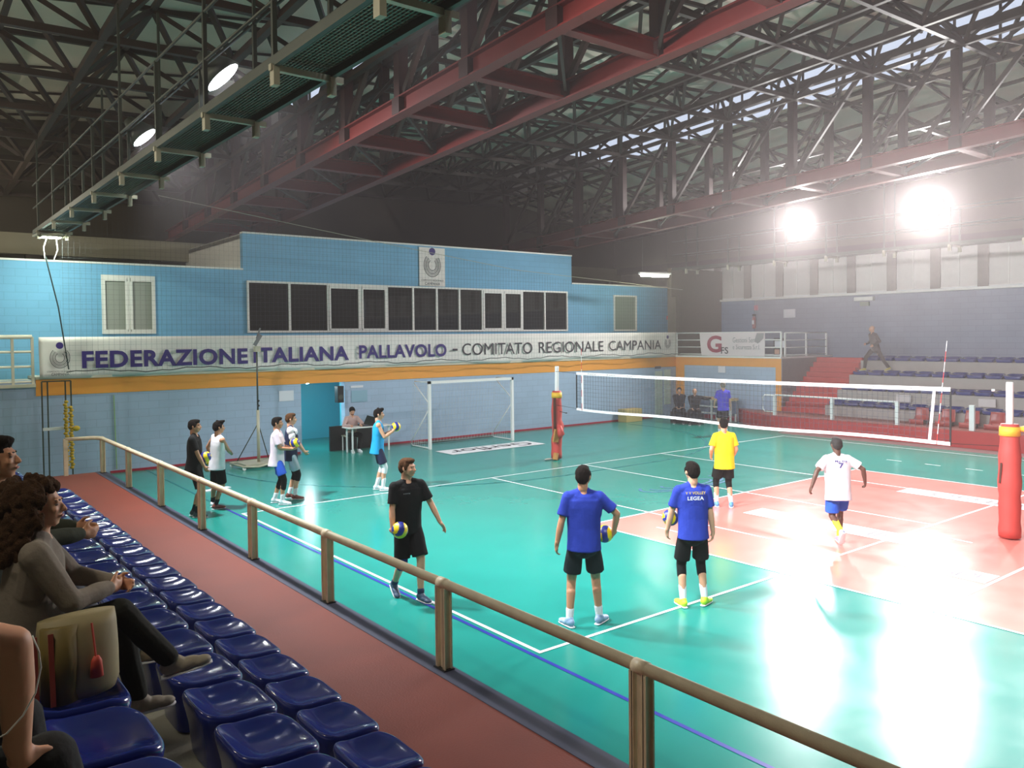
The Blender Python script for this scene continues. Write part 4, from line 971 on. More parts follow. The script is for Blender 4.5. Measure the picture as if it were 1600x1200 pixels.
def remesh(mb, voxel, smooth=3):
    """fuse overlapping closed shapes into one continuous surface"""
    me = bpy.data.meshes.new('r'); me.from_pydata([tuple(v) for v in mb.v], [], mb.f); me.update()
    o = bpy.data.objects.new('r', me)
    md = o.modifiers.new('r', 'REMESH'); md.mode = 'VOXEL'; md.voxel_size = voxel; md.use_smooth_shade = True
    if smooth: ms = o.modifiers.new('s', 'SMOOTH'); ms.factor = 0.5; ms.iterations = smooth
    out = evaluated_mesh(o)
    bpy.data.objects.remove(o); bpy.data.meshes.remove(me)
    return out
def fused(mb, name, m, parent, voxel, smooth=3, folds=0.0, fs=9.0, clip=None):
    me = remesh(mb, voxel, smooth)
    if folds or clip:
        out = []; nn = [tuple(x.vector) for x in me.vertex_normals]
        for v, N in zip(me.vertices, nn):
            p = v.co
            n = folds*(noise.noise(Vector((p.x*fs, p.y*fs, p.z*fs*0.45)))+0.5*noise.noise(Vector((p.x*fs*2, p.y*fs*2, p.z*fs))))
            out += (p.x+N[0]*n, p.y+N[1]*n, p.z+N[2]*n)
        me.vertices.foreach_set('co', out)
    me.materials.clear(); me.materials.append(m)
    me.polygons.foreach_set('use_smooth', [True]*len(me.polygons)); me.update()
    o = bpy.data.objects.new(name, me); COL.objects.link(o); o.parent = parent
    return o
def ik(a, b, l1, l2, pole):
    a = Vector(a); b = Vector(b); d = b-a; L = d.length; L2 = min(L, (l1+l2)*0.998)
    t = d.normalized(); b = a+t*L2 if L > L2 else b; L = min(L, L2)
    x = (l1*l1-l2*l2+L*L)/(2*L); h = math.sqrt(max(l1*l1-x*x, 0))
    p = Vector(pole); p = (p-t*p.dot(t))
    p = p.normalized() if p.length > 1e-4 else Vector((0,1,0))
    return a+t*x+p*h, b

def hand(mb, wrist, d, palm, side, s=1.0, curl=0.35, thumb=0.6):
    """wrist point, d = direction to fingers, palm = palm normal, side: +1 right hand, -1 left hand"""
    W = Vector(wrist); d = Vector(d).normalized(); n = Vector(palm); n = (n-d*n.dot(d)).normalized()
    x = d.cross(n)*side*1.0                          # towards the thumb side
    P = lambda a, b, c: W+d*(a*s)+x*(b*s)+n*(c*s)
    Mx = Matrix((x, d, n)).transposed()
    mb.ell(P(0.045,0.0,0.0), 0.040*s, 0.052*s, 0.017*s, Mx, 12, 8)
    mb.ell(P(0.03,0.012,0.006), 0.024*s, 0.034*s, 0.018*s, Mx, 10, 6)
    mb.cap(P(-0.03,0,0), P(0.02,0,0), 0.026*s, 0.026*s, 10)
    for k, (bx, L) in enumerate(((0.028,0.072),(0.0095,0.080),(-0.010,0.074),(-0.028,0.058))):
        p = P(0.082-0.006*abs(k-1), bx, 0); ang = 0.15; c = curl*(1+0.12*k)
        segs = (0.42,0.33,0.25); r0 = 0.0092*s
        for q, f in enumerate(segs):
            ang += c*(0.9 if q == 0 else 1.25)
            dd = d*math.cos(ang)+n*math.sin(ang)+x*(bx*1.6); dd.normalize(); e = p+dd*(L*f*s)
            mb.cap(p, e, r0, r0*0.9, 8); p = e; r0 *= 0.9
    p = P(0.02,0.030,0.006); dd = (d*0.62+x*0.72+n*0.25*thumb).normalized(); e = p+dd*0.036*s; mb.cap(p, e, 0.0125*s, 0.011*s, 8)
    dd = (d*0.85+x*0.28+n*0.55*thumb).normalized(); mb.cap(e, e+dd*0.032*s, 0.011*s, 0.0085*s, 8)

def head(mb, c, yaw_, pitch_, tilt=0.0, s=1.0, female=False):
    """c: centre of skull, local +Y is the way the face looks"""
    M = Matrix.Rotation(yaw_,3,'Z') @ Matrix.Rotation(pitch_,3,'X') @ Matrix.Rotation(tilt,3,'Y')
    P = lambda x, y, z: Vector(c)+M @ Vector((x*s,y*s,z*s))
    mb.ell(P(0,-0.012,0.022), 0.074*s, 0.092*s, 0.088*s, M)          # skull
    mb.ell(P(0,0.022,-0.018), 0.062*s, 0.070*s, 0.085*s, M)          # face
    mb.ell(P(0,0.045,-0.072), 0.036*s, 0.036*s, 0.030*s, M)          # chin
    mb.cap(P(-0.050,0.0,-0.045), P(-0.014,0.058,-0.085), 0.019*s, 0.018*s); mb.cap(P(0.050,0.0,-0.045), P(0.014,0.058,-0.085), 0.019*s, 0.018*s)
    mb.cap(P(-0.035,0.078,0.026), P(0.035,0.078,0.026), 0.011*s, 0.011*s)   # brow ridge
    mb.cap(P(0,0.088,0.012), P(0,0.107,-0.022), 0.0075*s, 0.0120*s)   # nose
    mb.ell(P(-0.010,0.098,-0.026), 0.008*s,0.010*s,0.007*s, M, 8, 6); mb.ell(P(0.010,0.098,-0.026), 0.008*s,0.010*s,0.007*s, M, 8, 6)
    mb.ell(P(-0.036,0.066,-0.018), 0.020*s,0.020*s,0.018*s, M, 10, 6); mb.ell(P(0.036,0.066,-0.018), 0.020*s,0.020*s,0.018*s, M, 10, 6)
    mb.ell(P(0,0.086,-0.052), 0.021*s,0.010*s,0.010*s, M, 10, 6)      # lips volume
    for sx_ in (-1,1): mb.ell(P(sx_*0.077,-0.005,-0.004), 0.009*s, 0.018*s, 0.030*s, M, 10, 8)
    mb.cap(P(0,-0.025,-0.03), P(0,-0.030,-0.12), 0.052*s, 0.054*s)
    return P, M
def hair_short(P, M, s, m, parent, voxel, style='short'):
    h = MB()
    if style == 'bald':
        return
    h.ell(P(0,-0.022,0.040), 0.081*s, 0.094*s, 0.080*s, M)
    h.ell(P(0,-0.050,0.005), 0.076*s, 0.068*s, 0.078*s, M)
    h.ell(P(0,0.018,0.082), 0.064*s, 0.066*s, 0.040*s, M)
    h.ell(P(0,0.055,0.088), 0.050*s, 0.034*s, 0.026*s, M)
    h.ell(P(0.0,-0.066,-0.036), 0.056*s, 0.034*s, 0.034*s, M)
    for sx_ in (-1,1): h.ell(P(sx_*0.073,0.012,0.020), 0.013*s, 0.026*s, 0.042*s, M)
    if style == 'tuft':
        for q in range(14): a = q*0.45; h.ell(P(0.05*math.cos(a*3),0.03+0.05*math.sin(a*2),0.105+0.012*math.sin(a*5)),0.024*s,0.026*s,0.024*s,M,8,6)
    fused(h, 'hair', m, parent, voxel, 2, 0.004, 60)
def face_bits(P, M, s, parent, lipm=LIP, brow=BROW):
    for sx_ in (-1,1):
        b = MB().ell(P(sx_*0.031,0.0765,0.008), 0.0115*s, 0.009*s, 0.0060*s, M, 10, 6); b2 = b.v; add_local(b, 'eye', EYE, parent)
        b = MB().cap(P(sx_*0.016,0.089,0.028), P(sx_*0.048,0.075,0.030), 0.0045*s, 0.003*s, 6); add_local(b, 'eyebrow', brow, parent)
    b = MB().ell(P(0,0.094,-0.052), 0.022*s, 0.006*s, 0.0065*s, M, 10, 6); add_local(b, 'lips', lipm, parent)
def add_local(mb, name, m, parent, smooth=True):
    me = mb.mesh(name, m, smooth); o = bpy.data.objects.new(name, me); COL.objects.link(o); o.parent = parent; return o

def person(loc, yaw, label, H=1.8, pelvis=(0,0,0.95), lean=(0,0), twist=0.0, headyaw=0.0, headpitch=0.0, feet=None, toes=(8,-8), hands=None, elbows=None, knees=None,
           hdir=None, hpalm=None, curl=(0.35,0.35), skin=SKIN, hair=HAIRD, hairstyle='short', shirt=C_BLUE, sleeve='short', shirt_len=0.0, shorts=C_BLACK, short_len=0.5, pants=None,
           socks=(C_WHITE, 0.17), shoes=SHOEW, pads=None, tights=None, build=1.0, voxel=0.011, footpitch=(0,0), group=None, extra=None, face=True, loose=1.0, shoes2=None, foot_z=(0,0), seated=False, stretch=1.0):
    """local frame: +Y forwards, +X the person's own right; all positions in metres for a 1.8 m body"""
    s = H/1.8; rz = R(yaw)
    root = thing('person', loc, label, 'person', group, rz)
    root.scale = (s,s,s)
    pv = Vector(pelvis)
    feet = feet or ((0.11,0,0.085),(-0.11,0,0.085))
    cx, cy = lean
    chest = pv+Vector((cx*0.33, cy*0.33, 0.36*math.sqrt(max(0.1,1-(cx*cx+cy*cy)))))
    neck = pv+Vector((cx*0.53, cy*0.53, 0.57*math.sqrt(max(0.1,1-(cx*cx+cy*cy)))))
    spine = (neck-pv).normalized()
    tw = Matrix.Rotation(twist, 3, 'Z')
    right = tw @ Vector((1,0,0)); right = (right-spine*right.dot(spine)).normalized(); fwd = spine.cross(right)*1.0
    pright = Vector((1,0,0)); 
    sh = [chest+spine*0.128+right*0.172*build, chest+spine*0.128-right*0.172*build]
    hp = [pv+pright*0.092*build+Vector((0,0,-0.02)), pv-pright*0.092*build+Vector((0,0,-0.02))]
    hands = hands or ((0.27,0.03,0.82),(-0.27,0.03,0.82)); elbows = elbows or ((0.4,-1,0),(-0.4,-1,0)); knees = knees or ((0.08,1,0),(-0.08,1,0))
    hdir = hdir or (None,None); hpalm = hpalm or ((-1,0.2,0),(1,0.2,0))
    B = MB()
    # trunk
    B.ell(pv+Vector((0,0,-0.01)), 0.150*build, 0.108*build, 0.115, None)
    for k in (-1,1): B.ell(pv+Vector((k*0.062,-0.045,-0.07)), 0.082*build, 0.070*build, 0.08)
    F = Matrix((right, fwd, spine)).transposed()
    B.ell(pv+spine*0.17, 0.132*build, 0.096*build, 0.16, F); B.ell(chest+spine*0.0, 0.172*build, 0.110*build, 0.17, F)
    B.ell(chest+spine*0.08, 0.178*build, 0.104*build, 0.11, F)
    B.cap(sh[0]-right*0.02, chest+spine*0.165+right*0.02, 0.055*build, 0.055*build); B.cap(sh[1]+right*0.02, chest+spine*0.165-right*0.02, 0.055*build, 0.055*build)
    B.cap(chest+spine*0.14, neck, 0.085*build, 0.056); 
    hc = neck+spine*0.05+Vector((0,0,0.092))+fwd*0.014
    B.cap(neck-spine*0.02, hc-Vector((0,0,0.05)), 0.054, 0.050)
    HP, HM = head(B, hc, twist+headyaw, headpitch, 0.0, 1.06)
    P2, M2 = HP, HM
    J = {}
    for i, sd in ((0,1),(1,-1)):
        el, wr = ik(sh[i], hands[i], 0.285, 0.262, elbows[i])
        B.ell(sh[i], 0.060*build, 0.060*build, 0.062*build)
        B.cap(sh[i], el, 0.050*build, 0.038*build); B.ell(sh[i]+(el-sh[i])*0.5, 0.046*build,0.046*build,0.05)
        B.cap(el, el+(wr-el)*0.35, 0.039*build, 0.040*build); B.cap(el+(wr-el)*0.35, wr, 0.040*build, 0.026)
        dd = Vector(hdir[i]) if hdir[i] else (wr-el).normalized()+Vector((0,0.25,0))
        hand(B, wr, dd, hpalm[i], sd, 1.0, curl[i])
        kn, an = ik(hp[i], feet[i], 0.44, 0.43, knees[i])
        B.cap(hp[i], kn, 0.086*build, 0.056); B.ell(hp[i]+(kn-hp[i])*0.4, 0.078*build, 0.08*build, 0.1)
        cal = kn+(an-kn)*0.32-((kn-hp[i]).normalized()+Vector((0,0.2,0)))*0.0+Vector((0,-0.012,0))
        B.cap(kn, kn+(an-kn)*0.3, 0.054, 0.052); B.cap(cal, an, 0.053, 0.035)
        J[i] = (el, wr, kn, an)
        ta = R(toes[i]); td = Vector((math.sin(ta), math.cos(ta), 0)); fp = R(footpitch[i]); td = td*math.cos(fp)+Vector((0,0,-math.sin(fp)))
        dn = Vector((0,0,-1)) if abs(fp) < 0.01 else (Vector((math.sin(ta),math.cos(ta),0))*(-math.sin(fp))+Vector((0,0,-math.cos(fp))))
        B.cap(an, an+dn*0.04+td*0.05, 0.036, 0.03); B.cap(an+dn*0.05-td*0.02, an+dn*0.058+td*0.13, 0.032, 0.024)
        J[i] += (td, dn)
    if extra: extra(B)
    fused(B, 'body', skin, root, voxel, 2)
    # shoes and socks
    for i in (0,1):
        el, wr, kn, an, td, dn = J[i]; sm_ = shoes2 if (shoes2 and i == 0) else shoes
        S = MB(); sx_ = td.cross(dn).normalized(); FM = Matrix((sx_, td, -dn)).transposed()
        S.ell(an+dn*0.030-td*0.015, 0.044, 0.058, 0.050, FM); S.ell(an+dn*0.045+td*0.07, 0.047, 0.085, 0.036, FM); S.ell(an+dn*0.055+td*0.14, 0.046, 0.060, 0.028, FM)
        S.cap(an+dn*0.0-td*0.005, an+dn*0.03+td*0.03, 0.044, 0.044)
        so = fused(S, 'shoe', sm_, root, voxel*0.8, 2)
        S = MB(); ring = []
        for (t_, w_) in ((-0.078,0.020),(-0.06,0.036),(0.0,0.042),(0.08,0.047),(0.15,0.046),(0.185,0.034),(0.2,0.016)): ring.append((an+td*t_+dn*0.078, sx_*w_, dn*0.0095))
        S.loft(ring, 10); add_local(S, 'sole', SOLE, so)
        so.parent = root
        if socks:
            K = MB(); t0 = (kn-an).normalized(); hgt = socks[1]-0.085; K.cap(an-t0*0.01, an+t0*max(0.02,hgt), 0.041, 0.047+0.05*max(0,hgt-0.1)); fused(K, 'sock', socks[0], root, voxel*0.9, 1)
        if pads and pads[i]:
            K = MB(); lo = kn+(an-kn)*pads[i][1]; hi = kn+(hp[i]-kn)*pads[i][2]
            K.cap(hi, kn, 0.072, 0.066); K.cap(kn, lo, 0.066, 0.060); fused(K, 'knee_pad', pads[i][0], root, voxel, 1)
        if tights:
            K = MB(); K.cap(hp[i]+(kn-hp[i])*0.3, kn, 0.082, 0.062); K.cap(kn, kn+(an-kn)*tights[1], 0.062, 0.060); fused(K, 'legging', tights[0], root, voxel, 1)
    # shirt
    T = MB(); L = loose
    back = -fwd
    if not seated:
        rings = []
        hem = pv.z-0.10-shirt_len
        for t_, rx, ry, bk in ((0.0,0.196,0.158,-0.022),(0.2,0.188,0.146,-0.014),(0.45,0.184,0.132,-0.004),(0.7,0.192,0.130,0),(0.88,0.200,0.126,0),(1.0,0.196,0.112,0)):
            c = Vector((pv.x,pv.y,hem)).lerp(chest+spine*0.08, t_) if t_ < 1 else chest+spine*0.10
            rr = pright.lerp(right, t_).normalized(); ff = spine.cross(rr).normalized()
            c = c+Vector((0,bk,0)); rings.append((c, rr*rx*build*L, ff*ry*build*L))
        T.loft(rings, 28)
    else:
        rings = [(pv+Vector((0,0.01,-0.06)), pright*0.172*build*L, Vector((0,0.14*build*L,0))), (pv+spine*0.12, pright*0.160*build*L, fwd*0.128*build*L), (chest, right*0.168*build*L, fwd*0.122*build*L), (chest+spine*0.10, right*0.165*build*L, fwd*0.112*build*L)]
        T.loft(rings, 28)
    T.ell(chest+spine*0.05, 0.190*build*L, 0.117*build*L, 0.15, F)
    for k in (0,1): T.cap(sh[k]-right*(0.02 if k == 0 else -0.02)-spine*0.03, chest-spine*0.06+right*(0.115 if k == 0 else -0.115), 0.066*build, 0.088*build)
    T.cap(sh[0]-right*0.01, chest+spine*0.165+right*0.03, 0.064*build, 0.062*build); T.cap(sh[1]+right*0.01, chest+spine*0.165-right*0.03, 0.064*build, 0.062*build)
    T.cap(chest+spine*0.13+right*0.05, neck-spine*0.025+right*0.03, 0.09*build, 0.055); T.cap(chest+spine*0.13-right*0.05, neck-spine*0.025-right*0.03, 0.09*build, 0.055)
    if sleeve != 'none':
        for i in (0,1):
            el, wr = J[i][0], J[i][1]; u = (el-sh[i]).normalized()
            T.ell(sh[i], 0.066*build,0.066*build,0.068*build)
            if sleeve == 'short':
                a_ = u.cross(Vector((0.3,1,0.2))).normalized(); b_ = u.cross(a_)
                T.loft([(sh[i], a_*0.069*build, b_*0.069*build), (sh[i]+u*0.12, a_*0.068*L, b_*0.064*L), (sh[i]+u*0.215, a_*0.070*L, b_*0.064*L)], 18)
            else:
                T.cap(sh[i], el, 0.066*build*L, 0.054*L); T.cap(el, wr-(wr-el)*0.06, 0.054*L, 0.040*L)
    fused(T, 'shirt', shirt, root, voxel, 2, 0.0065, 8)
    # lower garment
    S = MB()
    S.ell(pv+Vector((0,-0.005,-0.045)), 0.160*build, 0.118*build, 0.095)
    for k in (-1,1): S.ell(pv+Vector((k*0.062,-0.048,-0.075)), 0.090*build, 0.078*build, 0.085)
    S.ell(pv+Vector((0,-0.012,-0.115)), 0.10*build, 0.10*build, 0.085)
    if pants:
        for i in (0,1):
            el, wr, kn, an, td, dn = J[i]
            S.cap(hp[i], kn, 0.098*build, 0.070); S.cap(kn, an+(kn-an)*0.08, 0.070, 0.058)
        fused(S, 'trousers', pants, root, voxel, 2, 0.007, 9)
    else:
        for i in (0,1):
            kn = J[i][2]; u = (kn-hp[i]).normalized(); e = hp[i]+(kn-hp[i])*min(1.0,short_len/0.44*1.0) if short_len < 0.44 else kn
            e = hp[i]+u*short_len*0.8
            a_ = u.cross(Vector((0.2,1,0.1))).normalized(); b_ = u.cross(a_)
            S.loft([(hp[i]-u*0.02, a_*0.088*build, b_*0.094*build), (hp[i].lerp(e,0.5), a_*0.096*L, b_*0.094*L), (e, a_*0.102*L, b_*0.094*L)], 20)
        fused(S, 'shorts', shorts, root, voxel, 2, 0.006, 8)
    if hairstyle != 'bald' and hairstyle != 'curly': hair_short(HP, HM, 1.06, hair, root, voxel*0.8, hairstyle)
    if face: face_bits(HP, HM, 1.06, root, LIP if skin is not SKIND else mat('dark_lips',(90,50,46),0.5))
    return root, dict(J=J, HP=HP, HM=HM, chest=chest, spine=spine, right=right, fwd=fwd, neck=neck, pv=pv, sh=sh)

M_BY = mat('ball_yellow', (240,206,20), 0.4); M_BB = mat('ball_blue', (36,44,130), 0.4)
ball_me = None
def ball(loc, label, rot=(0,0,0)):
    global ball_me
    if ball_me is None:
        b = MB(); nu, nv = 48, 24; b.ell((0,0,0), 0.105, 0.105, 0.105, None, nu, nv)
        me = b.mesh('ball', [M_BY, M_BB], True)
        for p in me.polygons:
            c = p.center.normalized(); az = math.atan2(c.y, c.x)+1.1*c.z; k = int(math.floor((az/(2*math.pi)*6)%6))
            p.material_index = 1 if (k % 2 == 1 and abs(c.z) < 0.93) else 0
            if abs(c.z) > 0.8 and k % 3 == 0: p.material_index = 1
        ball_me = me
    o = bpy.data.objects.new('volleyball', ball_me); COL.objects.link(o); o.location = loc; o.rotation_euler = rot
    return tag(o, label, 'ball', 'yellow and blue volleyballs')
def tow(root, v): 
    return wm(root) @ Vector(v)
def shirt_print(root, D, txt, m, up_, h, w, d=0.137, front=False, dx=0.0):
    """flat lettering on chest or back"""
    sg = 1 if front else -1
    c = D['chest']+D['spine']*up_+D['fwd']*sg*d; X = D['right']*(-1 if front else 1); Y = D['spine']
    b = MB(); put_text(b, txt, c-X*(w/2-dx)-Y*h/2, X, Y, h, w, 0.02)
    return add_local(b, 'print', m, root, False)

AW = -38.2
# 1 man in blue T-shirt with ball under his right arm, seen from behind
hands = ((0.285,0.06,0.99),(-0.34,-0.03,0.86))
r1, D1 = person((0.93,0.30,0), AW, 'person from behind in plain blue T-shirt, ball under right arm, at the court corner', 1.88, pelvis=(0,0,0.955), lean=(0.0,0.03),
    feet=((0.17,0.04,0.088),(-0.17,-0.05,0.088)), toes=(32,-30), hands=((0.345,0.12,1.0),(-0.315,-0.02,0.87)), elbows=((1,-0.35,0.25),(-0.6,-0.8,0)), hdir=((-0.55,0.45,-0.75),(-0.1,0.25,-1)), hpalm=((-1,0,-0.2),(1,0.3,0)), curl=(0.2,0.3),
    headyaw=R(-14), shirt=C_BLUE, shorts=cloth('black_green_shorts',(24,34,38)), short_len=0.44, socks=(C_WHITE,0.19), shoes=mat('pale_blue_shoe',(150,172,206),0.5), voxel=0.009, shirt_len=-0.0, skin=SKIN2)
ball(tow(r1,(0.250,0.17,0.985)), 'volleyball under the right arm of the plain blue T-shirt person', (0.6,0.3,0.4))
# 2 man in blue training shirt with prints
r2_, D2 = person((2.42,-0.08,0), AW+4, 'person from behind in blue shirt with yellow and white print, neon shoes', 1.82, pelvis=(0,0,0.95), lean=(0.0,0.02),
    feet=((0.15,0.02,0.088),(-0.13,-0.02,0.088)), toes=(40,-12), hands=((0.27,0.02,0.84),(-0.30,0.10,0.90)), elbows=((0.3,-1,0),(-1,-0.3,0)), hdir=((-0.05,0.2,-1),(0.1,0.4,-1)), curl=(0.3,0.3),
    headyaw=R(10), shirt=C_BLUE, shorts=C_BLACK, short_len=0.46, tights=(C_BLACK,0.3), socks=(C_WHITE,0.25), shoes=SHOEY, voxel=0.009, build=1.0)
ball(tow(r2_,(-0.235,0.16,1.07)), 'volleyball held under the left arm of the person with the printed blue shirt', (1.0,0.3,1.4))
shirt_print(r2_, D2, 'V V VOLLEY', mat('yellow_print',(226,190,40),0.6), 0.115, 0.035, 0.25, 0.140)
shirt_print(r2_, D2, 'LEGEA', M_WHITEP, 0.05, 0.045, 0.2, 0.142)
# 3 walking man in black
r3, D3 = person((-0.14,2.50,0), 176, 'person in black T-shirt and shorts walking behind the railing, ball on the hip', 1.86, pelvis=(0,0,0.94), lean=(0.02,0.06), twist=R(-6),
    feet=((0.10,-0.20,0.15),(-0.07,0.20,0.088)), toes=(6,-10), footpitch=(28,0), hands=((0.27,0.13,0.86),(-0.40,0.20,0.86)), elbows=((0.8,-0.7,0),(-0.7,-0.7,0)), hdir=((-0.35,0.35,-0.45),(-0.5,0.3,-0.8)), hpalm=((-0.5,0.2,0.9),(1,0,0)), curl=(0.35,0.2),
    headyaw=R(38), hair=HAIRB, shirt=C_BLACK, shorts=C_BLACK, short_len=0.5, socks=(mat('navy_sock',(40,50,84),0.8),0.13), shoes=mat('slate_shoe',(70,88,116),0.5), pads=((cloth('blue_pad',(40,58,120)),0.2,0.2),None), voxel=0.009)
ball(tow(r3,(0.205,0.20,0.925)), 'volleyball carried on the hip of the walking person in black', (0.2,1.2,0.5))
shirt_print(r3, D3, 'training', M_INKG, 0.06, 0.018, 0.09, 0.140, True, -0.06)
# 4 black T-shirt man at the left
PR = AW-90+8      # profile, looking to image right
r4, D4 = person((-0.78,9.35,0), PR, 'person in black T-shirt standing at the far left of the court, ball at waist', 1.88, pelvis=(0,0,0.95), feet=((0.09,0.04,0.088),(-0.09,-0.06,0.088)),
    hands=((0.14,0.20,0.93),(-0.24,0.10,0.98)), elbows=((0.8,-0.6,0),(-0.6,-1,0)), hdir=((-0.1,0.5,-0.9),(0.5,0.6,0)), shirt=C_BLACK, shorts=C_BLACK, short_len=0.5, socks=(cloth('dark_sock',(40,40,44)),0.2), shoes=SHOED, skin=SKIN2, voxel=0.011)
ball(tow(r4,(0.03,0.20,1.10)), 'volleyball held at the waist of the black T-shirt person at the left', (0.3,0.4,0))
# 5 white tank top man leaning
r5, D5 = person((-0.25,9.75,0), PR+38, 'person in white sleeveless top leaning towards the black T-shirt person', 1.80, pelvis=(0.05,0,0.94), lean=(0.12,0.0), feet=((-0.02,-0.02,0.088),(-0.30,0.05,0.088)), toes=(10,-50),
    hands=((0.02,0.32,1.08),(-0.26,0.02,0.98)), elbows=((1,-0.4,-0.3),(-1,-0.6,0)), hdir=((-0.9,0.4,0.1),(0.3,0.4,-1)), shirt=C_WHITE, sleeve='none', shorts=C_BLACK, short_len=0.5, shirt_len=0.03, socks=(cloth('dark_sock',(40,40,44)),0.2), shoes=SHOEW, shoes2=SHOER, skin=SKIN2, headyaw=R(-10), hairstyle='tuft', voxel=0.011)
ball(tow(r5,(-0.33,0.02,0.93)), 'partly hidden volleyball behind the hip of the person in white sleeveless top', (0.9,0.4,0))
# 6 pale pink shirt with ball
r6, D6 = person((0.90,9.47,0), PR-4, 'person in pale pink T-shirt, blue shorts and black leggings holding a ball', 1.80, pelvis=(0,0,0.95), feet=((0.10,0.10,0.088),(-0.10,-0.10,0.088)), toes=(12,-6),
    hands=((0.08,0.32,1.13),(-0.05,0.30,1.12)), elbows=((0.7,-0.9,-0.4),(-0.7,-0.9,-0.4)), hdir=((-0.3,0.8,0.1),(0.3,0.8,0.1)), hpalm=((-0.6,0.1,0.9),(0.6,0.1,0.9)), shirt=C_PINKW, shirt_len=0.06, shorts=C_BRB, short_len=0.42, tights=(C_BLACK,0.4), socks=(C_WHITE,0.2), shoes=SHOEW, skin=SKIN2, voxel=0.011, loose=1.05)
ball(tow(r6,(0.02,0.36,1.25)), 'volleyball resting on the forearms of the pale pink T-shirt person', (0.5,0.1,0.2))
# 7 navy and white shirt
r7, D7 = person((1.32,9.78,0), PR+6, 'person in navy and white T-shirt with light shorts and black knee pads', 1.83, pelvis=(0,0,0.95), feet=((0.09,0.06,0.088),(-0.09,-0.06,0.088)), toes=(14,-4),
    hands=((0.05,0.30,0.93),(-0.10,0.28,0.95)), elbows=((0.6,-1,0),(-0.6,-1,0)), hdir=((-0.4,0.5,-0.6),(0.4,0.5,-0.6)), shirt=C_NAVY, shirt_len=0.04, shorts=C_LG, short_len=0.42, socks=(C_WHITE,0.22), shoes=SHOER, pads=((C_BLACK,0.22,0.16),(C_BLACK,0.22,0.16)), hair=HAIRB, voxel=0.011)
T = MB(); T.ell(D7['chest']+D7['spine']*0.09+D7['right']*0.02+D7['fwd']*0.02, 0.165, 0.124, 0.10); T.ell(D7['sh'][0], 0.078,0.078,0.09); T.ell(D7['sh'][0]+Vector((0.005,0.03,-0.11)), 0.074,0.072,0.11)
fused(T, 'white_panel', C_WHITE, r7, 0.011, 2)
# 8 bright blue vest
r8, D8 = person((3.18,9.42,0), PR+2, 'person in bright blue vest and white knee pads holding a ball at the chest', 1.83, pelvis=(0,0,0.95), lean=(0,0.04), feet=((0.10,0.10,0.088),(-0.09,-0.04,0.088)), toes=(10,-4),
    hands=((0.06,0.34,1.30),(-0.08,0.33,1.30)), elbows=((0.5,-0.4,-1),(-0.5,-0.4,-1)), hdir=((-0.2,0.5,0.9),(0.2,0.5,0.9)), hpalm=((-0.9,0.3,0),(0.9,0.3,0)), shirt=C_TEALV, sleeve='none', shirt_len=0.04, shorts=C_NAVY, short_len=0.44, socks=(C_WHITE,0.26), shoes=SHOEW, pads=((C_WHITE,0.24,0.22),(C_WHITE,0.24,0.22)), skin=SKIN, hairstyle='tuft', voxel=0.011)
ball(tow(r8,(-0.01,0.40,1.38)), 'volleyball held in both hands at the chest of the bright blue vest person', (0.2,0.9,0.7))
# 9 yellow shirt
r9, D9 = person((7.45,3.30,0), AW+6, 'person seen from behind in bright yellow shirt and black shorts under the net', 1.76, pelvis=(0,0,0.95), feet=((0.13,-0.04,0.088),(-0.13,0.08,0.088)), toes=(20,-10),
    hands=((0.20,0.12,0.95),(-0.22,0.14,1.0)), elbows=((0.6,-1,0),(-0.6,-1,0)), headyaw=R(-18), shirt=C_YEL, shirt_len=0.06, loose=1.08, shorts=C_BLACK, short_len=0.44, pads=((C_BLACK,0.25,0.25),(C_BLACK,0.25,0.25)), socks=(C_WHITE,0.27), shoes=SHOEB, voxel=0.01)
# 10 running man in white
r10, D10 = person((6.45,0.32,0), AW-6, 'person in white shirt running away over the pink court, arms swinging', 1.76, pelvis=(0,0,0.93), lean=(0.0,0.14), twist=R(8), feet=((0.07,0.18,0.10),(-0.04,-0.34,0.30)), footpitch=(0,55), toes=(6,0),
    hands=((0.46,0.12,1.02),(-0.44,-0.10,0.98)), elbows=((0.8,-0.8,0.3),(-0.8,-0.6,0.3)), shirt=C_WHITE, shirt_len=0.08, loose=1.1, shorts=C_BRB, short_len=0.46, socks=(cloth('yellow_sock',(224,220,60)),0.36), shoes=mat('lilac_shoe',(150,150,180),0.5), skin=SKIND, hair=mat('black_hair',(30,24,22),0.8), voxel=0.01)
shirt_print(r10, D10, 'Ma fra', M_INK, 0.09, 0.035, 0.2, 0.155); shirt_print(r10, D10, '7', M_INK, 0.02, 0.085, 0.08, 0.157)
# 11 far blue shirt
r11, D11 = person((16.72,10.45,0), AW+2, 'distant person seen from behind in violet-blue T-shirt by the trolley', 1.81, pelvis=(0,0,0.95), feet=((0.11,0,0.088),(-0.11,0.03,0.088)), hands=((0.27,0.04,0.86),(-0.24,0.2,0.98)), shirt=C_VIO, shorts=C_BLACK, short_len=0.44, shirt_len=0.02, socks=(C_WHITE,0.2), shoes=SHOEW, hair=mat('fair_hair',(120,110,96),0.8), voxel=0.014, face=False)
